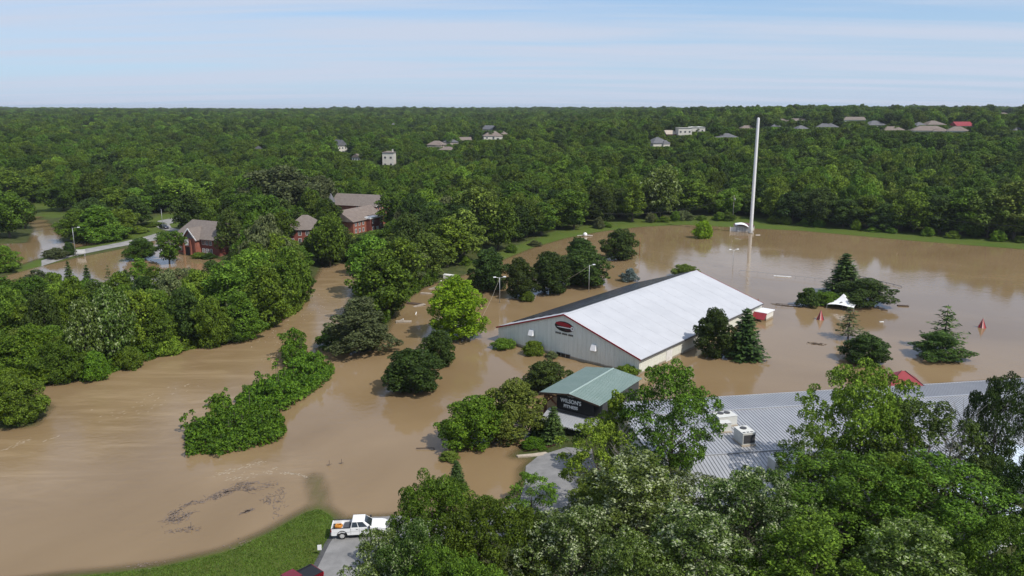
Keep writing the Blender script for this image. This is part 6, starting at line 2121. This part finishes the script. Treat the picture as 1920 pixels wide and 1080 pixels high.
foam([(0, 845), (35, 832), (60, 822)], 34, .3, .5)
foam([(75, 830), (118, 815)], 12, .12, .5)
foam([(150, 792), (240, 770), (300, 745), (350, 720)], 46, 1.5, .6)
foam([(405, 890), (450, 877), (500, 864)], 60, .35, .55)
foam([(430, 900), (520, 880)], 40, .5, .5)
foam([(530, 887), (560, 889), (577, 896)], 50, .14, .5)
foam([(490, 645), (560, 600), (620, 550)], 60, 1.6, .9)
foam([(500, 680), (540, 640)], 22, .8, .7)
tag(fm.build('foam', M['foam']), 'pale foam flecks on the fast brown water', 'foam', kind='stuff')

# ------------------------------------------------------------------ small things by the lawn and road
rs = empty('road_sign', at(600, 1043, 0.4), R(10), 'small white sign on a thin post in the lawn', 'sign')
b = MB(); b.tube([(0, 0, -.5), (0, 0, 1.05)], [.03, .03], 6); b.build('post', M['steel_dark'], rs)
b = MB(); b.box(-.21, .21, -.05, -.031, .72, 1.32); b.build('panel', M['white'], rs, bevel=.008)
br = empty('barricade', at(152, 477, 0.55), R(6), 'white striped road barricade across the flooded road', 'barricade')
for z in (.35, .8, 1.25):
    b = MB(); b.box(-1.35, 1.35, -.05, .05, z, z + .28); b.build('rail', M['white'], br)
for x in (-1.1, 1.1):
    b = MB(); b.box(x - .05, x + .05, -.4, .4, -.5, .1); b.build('foot', M['steel'], br)
    b = MB(); b.box(x - .05, x + .05, .06, .14, -.3, 1.6); b.build('upright', M['steel'], br)
rs = empty('house_sign', at(346, 417, 0.5), R(4), 'white board sign on two posts beside the drive loop', 'sign')
b = MB(); b.box(-.9, .9, -.05, .05, .8, 1.7); b.build('panel', M['white'], rs)
for x in (-.8, .8):
    b = MB(); b.box(x - .06, x + .06, .051, .16, -.5, 1.8); b.build('post', M['white'], rs)

# ------------------------------------------------------------------ vehicles
def bil(c, u, v):
    return c[0] * (1 - u) * (1 - v) + c[1] * u * (1 - v) + c[2] * u * v + c[3] * (1 - u) * v


def pane(parent, c, u0, u1, v0, v1, off, name='window', m='glass_car'):
    c = [Vector(q) for q in c]
    n = (c[1] - c[0]).cross(c[3] - c[0]).normalized() * off
    b = MB(); b.poly([bil(c, u0, v0) + n, bil(c, u1, v0) + n, bil(c, u1, v1) + n, bil(c, u0, v1) + n])
    return b.build(name, M[m], parent)


def wheel(parent, x, y, r, side):
    b = MB(); w = .26
    prof = [(r * .62, -w / 2), (r * .95, -w / 2), (r, -w / 2 + .05), (r, w / 2 - .05), (r * .95, w / 2), (r * .62, w / 2)]
    seg = 20
    for k in range(seg):
        a0, a1 = 2 * math.pi * k / seg, 2 * math.pi * (k + 1) / seg
        for (r0, y0), (r1, y1) in zip(prof[:-1], prof[1:]):
            b.poly([(math.cos(a0) * r0, y0, math.sin(a0) * r0), (math.cos(a0) * r1, y1, math.sin(a0) * r1), (math.cos(a1) * r1, y1, math.sin(a1) * r1), (math.cos(a1) * r0, y0, math.sin(a1) * r0)])
    t = b.build('wheel', M['rubber'], parent, smooth=False)
    t.location = (x, y, r)
    d = MB(); n = 16
    for k in range(n):
        a0, a1 = 2 * math.pi * k / n, 2 * math.pi * (k + 1) / n
        yy = side * .10
        q = [(0, yy, 0), (math.cos(a0) * r * .63, yy * 1.1, math.sin(a0) * r * .63), (math.cos(a1) * r * .63, yy * 1.1, math.sin(a1) * r * .63)]
        d.poly(q if side < 0 else q[::-1])
    d.build('rim', M['alu'], t)
    for k in range(6):
        a = k * math.pi / 3
        s = MB(); s.bar((math.cos(a) * r * .1, side * .115, math.sin(a) * r * .1), (math.cos(a) * r * .58, side * .125, math.sin(a) * r * .58), .05, .03); s.build('spoke', M['white_dirty'], t)


def profile_body(parent, top, arches, r, half, zlow, m, name='body', bevel=.03):
    """side outline with wheel arches, extruded across the width"""
    pts = list(top)
    x_front, x_rear = top[-1][0], top[0][0]
    bot = []
    for ax in sorted(arches, reverse=True):
        n = 8
        for k in range(n + 1):
            a = math.pi * k / n
            bot.append((ax + r * math.cos(a), max(zlow, zlow + r * math.sin(a) * 1.02)))
    pts += [(x_front - .02, zlow)] + bot + [(x_rear + .02, zlow)]
    b = MB(); n0 = len(pts)
    L = [(x, half, z) for x, z in pts]; Rr_ = [(x, -half, z) for x, z in pts]
    b.poly(L); b.poly(Rr_[::-1])
    for i in range(n0):
        j = (i + 1) % n0
        b.poly([L[j], L[i], Rr_[i], Rr_[j]])
    me_o = b.build(name, m, parent)
    bm = bmesh.new(); bm.from_mesh(me_o.data)
    bmesh.ops.remove_doubles(bm, verts=bm.verts, dist=1e-4)
    bmesh.ops.recalc_face_normals(bm, faces=bm.faces)
    bmesh.ops.triangulate(bm, faces=[f for f in bm.faces if len(f.verts) > 4])
    bm.to_mesh(me_o.data); bm.free()
    return me_o


def pickup(loc, rz, paint, label, tonneau=False):
    e = empty('pickup_truck', loc, rz, label, 'pickup truck')
    P_ = M[paint]
    profile_body(e, [(-2.90, .62), (-2.90, .80), (-0.92, .82), (-0.90, 1.24), (1.32, 1.24), (2.25, 1.20), (2.72, 1.10), (2.88, .92), (2.90, .62)], (-1.78, 1.88), .50, .98, .48, P_)
    for s in (-1, 1):
        b = MB(); b.box(-2.90, -0.93, s * .98 - (.08 if s > 0 else 0), s * .98 + (0 if s > 0 else .08), .822, 1.27); b.build('bed_side', P_, e, bevel=.015)
        b = MB(); b.box(-2.88, -0.95, s * .99 - (.12 if s > 0 else -.0), s * .99 + (0 if s > 0 else .12), 1.272, 1.30); b.build('rail_cap', M['black'], e)
    b = MB(); b.box(-2.93, -2.84, -.895, .895, .80, 1.26); b.build('tailgate', P_, e, bevel=.015)
    b = MB(); b.box(-2.83, -0.93, -.89, .89, .825, .86); b.build('bed_liner', M['black'], e)
    b = MB(); b.box(-3.05, -2.91, -.95, .95, .5, .68); b.build('rear_bumper', M['steel_dark'], e)
    b = MB(); b.box(2.88, 3.02, -.97, .97, .48, .74); b.build('front_bumper', M['alu'], e, bevel=.03)
    b = MB(); b.box(2.80, 2.915, -.55, .55, .76, 1.04); b.build('grille', M['steel_dark'], e)
    for s in (-1, 1):
        b = MB(); b.box(2.70, 2.92, s * .60 if s > 0 else -.95, .95 if s > 0 else -.60, .78, 1.02); b.build('headlight', M['lamp_head'], e, bevel=.03)
        b = MB(); b.box(-2.95, -2.86, s * .86 if s > 0 else -.985, .985 if s > 0 else -.86, .90, 1.22); b.build('tail_light', M['red_trim'], e)
    # cab
    A = [Vector(q) for q in ((-0.90, -.97, 1.241), (1.34, -.97, 1.241), (1.34, .97, 1.241), (-0.90, .97, 1.241))]
    T = [Vector(q) for q in ((-0.72, -.76, 1.90), (0.52, -.76, 1.90), (0.52, .76, 1.90), (-0.72, .76, 1.90))]
    b = MB(); b.hexa(A + T); b.build('cab', P_, e, bevel=.04)
    sr = [A[0], A[1], T[1], T[0]]
    sl = [A[2], A[3], T[3], T[2]]
    pane(e, sr, .04, .37, .12, .90, .008); pane(e, sr, .41, .84, .12, .90, .008)
    pane(e, sl, .16, .59, .12, .90, .008); pane(e, sl, .63, .96, .12, .90, .008)
    pane(e, [A[1], A[2], T[2], T[1]], .07, .93, .06, .92, .008, 'windscreen')
    pane(e, [A[3], A[0], T[0], T[3]], .10, .90, .20, .86, .008, 'rear_window')
    for s in (-1, 1):
        b = MB(); b.box(1.02, 1.18, s * 1.0 if s > 0 else -1.28, 1.28 if s > 0 else -1.0, 1.28, 1.52); b.build('mirror', M['black'], e, bevel=.02)
        for x in (-.30, .62):
            b = MB(); b.box(x, x + .18, s * .982 if s > 0 else -1.01, 1.01 if s > 0 else -.982, 1.10, 1.14); b.build('door_handle', M['steel_dark'], e)
        for x in (-.86, .02, 1.15):
            b = MB(); b.box(x, x + .018, s * .981 if s > 0 else -.986, .986 if s > 0 else -.981, .55, 1.23); b.build('door_gap', M['steel_dark'], e)
        b = MB(); b.box(-.85, 1.28, s * .96 if s > 0 else -1.05, 1.05 if s > 0 else -.96, .42, .475); b.build('side_step', M['black'], e)
        for ax in (-1.78, 1.88): wheel(e, ax, s * .86, .41, s)
        for ax in (-1.78, 1.88):
            b = MB(); n = 10
            for k in range(n):
                a0, a1 = math.pi * k / n, math.pi * (k + 1) / n
                q = lambda a, r_: (ax + r_ * math.cos(a), .48 + r_ * math.sin(a) * 1.0)
                (x0, z0), (x1, z1), (x2, z2), (x3, z3) = q(a0, .50), q(a1, .50), q(a1, .56), q(a0, .56)
                yy = s * 1.0
                f_ = [(x0, yy, z0), (x1, yy, z1), (x2, yy, z2), (x3, yy, z3)]
                b.poly(f_ if s < 0 else f_[::-1])
            b.build('arch_trim', M['rubber'], e)
    b = MB(); b.box(-2.6, 2.6, -.72, .72, .36, .47); b.build('underbody', M['black'], e)
    if tonneau:
        b = MB(); b.box(-2.86, -0.95, -.90, .90, 1.20, 1.255); b.build('bed_cover', M['black'], e)
    else:
        b = MB(); b.box(1.36, 2.0, -.25, .25, 1.235, 1.262); b.build('bonnet_scoop', P_, e, bevel=.01)
    return e


ta, tb = at(642, 1012, .5), at(700, 1009, .5)
tdir = Vector((tb.x - ta.x, tb.y - ta.y, 0)).normalized()
th = math.atan2(tdir.y, tdir.x)
side = Vector((-math.sin(th), math.cos(th), 0))
tc_ = ta + tdir * 1.78 + side * .95
gz = float(ground_z(tc_.x, tc_.y)[0])
TZ = gz + .08
pickup((tc_.x, tc_.y, TZ), th, 'truck_white', 'white crew-cab pickup truck parked where the drive meets the flood')
hc = empty('hose_coil', Vector((tc_.x, tc_.y, TZ)) + tdir * -2.2 + Vector((0, 0, .93)), th, 'orange hose coil lying in the white pickup bed', 'hose')
for k, (r_, z) in enumerate(((.36, .0), (.30, .09), (.37, .18), (.28, .26))):
    b = MB(); n = 18
    b.tube([(r_ * math.cos(2 * math.pi * q / n), r_ * .8 * math.sin(2 * math.pi * q / n), z + .03 * math.sin(q)) for q in range(n + 1)], [.065] * (n + 1), 6, False); b.build('loop', M['orange'], hc)
tb_ = empty('tool_box', Vector((tc_.x, tc_.y, TZ)) + tdir * -1.35 + Vector((0, 0, .865)), th, 'grey tool crate in the white pickup bed behind the cab', 'crate')
b = MB(); b.box(-.3, .3, -.6, .5, 0, .3); b.build('box', M['steel'], tb_, bevel=.02)
b = MB(); b.box(-.31, .31, -.61, .51, .302, .34); b.build('lid', M['steel_dark'], tb_)
rr = at(593, 1090, .5)
hd = Vector((-0.66, -0.75, 0)).normalized()
rc_ = rr + hd * 2.7
pickup((rc_.x, rc_.y, float(ground_z(rc_.x, rc_.y)[0]) + .08), math.atan2(hd.y, hd.x), 'truck_red', 'dark red pickup truck with black bed cover at the bottom edge', True)


def car(loc, rz, paint, label):
    e = empty('parked_car', loc, rz, label, 'car')
    profile_body(e, [(-2.2, .5), (-2.25, .95), (-1.4, 1.02), (1.1, 1.0), (2.0, .85), (2.2, .6), (2.2, .5)], (-1.35, 1.35), .38, .88, .35, M[paint])
    A = [Vector(q) for q in ((-1.9, -.87, 1.0), (1.05, -.87, 1.0), (1.05, .87, 1.0), (-1.9, .87, 1.0))]
    T = [Vector(q) for q in ((-1.45, -.68, 1.52), (0.3, -.68, 1.52), (.3, .68, 1.52), (-1.45, .68, 1.52))]
    b = MB(); b.hexa(A + T); b.build('cabin', M[paint], e, bevel=.03)
    pane(e, [A[0], A[1], T[1], T[0]], .08, .9, .15, .88, .006); pane(e, [A[2], A[3], T[3], T[2]], .1, .92, .15, .88, .006)
    pane(e, [A[1], A[2], T[2], T[1]], .06, .94, .06, .92, .006, 'windscreen'); pane(e, [A[3], A[0], T[0], T[3]], .06, .94, .06, .92, .006, 'rear_window')
    for s in (-1, 1):
        for ax in (-1.35, 1.35): wheel(e, ax, s * .78, .33, s)
        b = MB(); b.box(2.1, 2.23, s * .5 if s > 0 else -.82, .82 if s > 0 else -.5, .62, .78); b.build('headlight', M['lamp_head'], e)
    return e


cp_ = at(308, 429, .6)
car((cp_.x, cp_.y, float(ground_z(cp_.x, cp_.y)[0]) + .1), R(-35), 'car_dark', 'dark car parked on the drive loop left of the brick house')

# ------------------------------------------------------------------ grass of the near lawn
gG = np.random.default_rng(77)
lo, hi = LAWN_NEAR.min(0), LAWN_NEAR.max(0)
n_ = 60000
gp = gG.uniform(lo, hi, (n_, 2))
gp = gp[(signed(LAWN_NEAR, gp[:, 0], gp[:, 1]) > .15)]
gzv = ground_z(gp[:, 0], gp[:, 1])
k = gzv > 0.03
gp, gzv = gp[k], gzv[k]
n_ = len(gp)
ang = gG.uniform(0, 6.28, n_); hh = gG.uniform(.05, .14, n_); ww = gG.uniform(.03, .06, n_)
dx = np.stack([np.cos(ang) * ww, np.sin(ang) * ww, np.zeros(n_)], 1)
base = np.stack([gp[:, 0], gp[:, 1], gzv], 1)
tip = base + np.stack([gG.normal(size=n_) * .05, gG.normal(size=n_) * .05, hh], 1)
v = np.stack([base - dx, base + dx, tip + dx * .3, tip - dx * .3], 1).reshape(-1, 3)
tag(link('lawn_grass', np_mesh('lawn_grass', v, quads_of(len(v)), LM['grass'])), 'short mown grass on the near lawn', 'grass', kind='stuff')

# ------------------------------------------------------------------ labels: where several share one, say which by place
bpy.context.view_layer.update()
ORD = ['leftmost', 'second from left', 'third from left', 'fourth from left', 'fifth from left', 'sixth from left', 'seventh from left', 'eighth from left', 'ninth from left', 'tenth from left',
       'eleventh from left', 'twelfth from left', 'thirteenth from left', 'fourteenth from left', 'fifteenth from left', 'sixteenth from left']
same = {}
for o in bpy.data.objects:
    if o.get('label') and o.parent is None: same.setdefault(o['label'], []).append(o)
for lab, os_ in same.items():
    if 1 < len(os_) <= 16:
        os_.sort(key=lambda o: proj(o.location)[0])
        for i, o in enumerate(os_): o['label'] = lab + ', ' + (ORD[i] if i < len(os_) - 1 else 'rightmost')

# ------------------------------------------------------------------ the summer haze
hz = MB(); hz.box(-7300, 7300, -90, 9700, -4, 82)
hzm = bpy.data.materials.new('haze')
hzm.use_nodes = True
hn = hzm.node_tree.nodes
hn.clear()
ho = hn.new('ShaderNodeOutputMaterial'); hv = hn.new('ShaderNodeVolumePrincipled')
hv.inputs['Color'].default_value = (0.80, 0.88, 1.0, 1)
hv.inputs['Density'].default_value = 0.000065
hv.inputs['Anisotropy'].default_value = 0.2
hzm.node_tree.links.new(hv.outputs[0], ho.inputs['Volume'])
tag(hz.build('haze', hzm), kind='stuff')
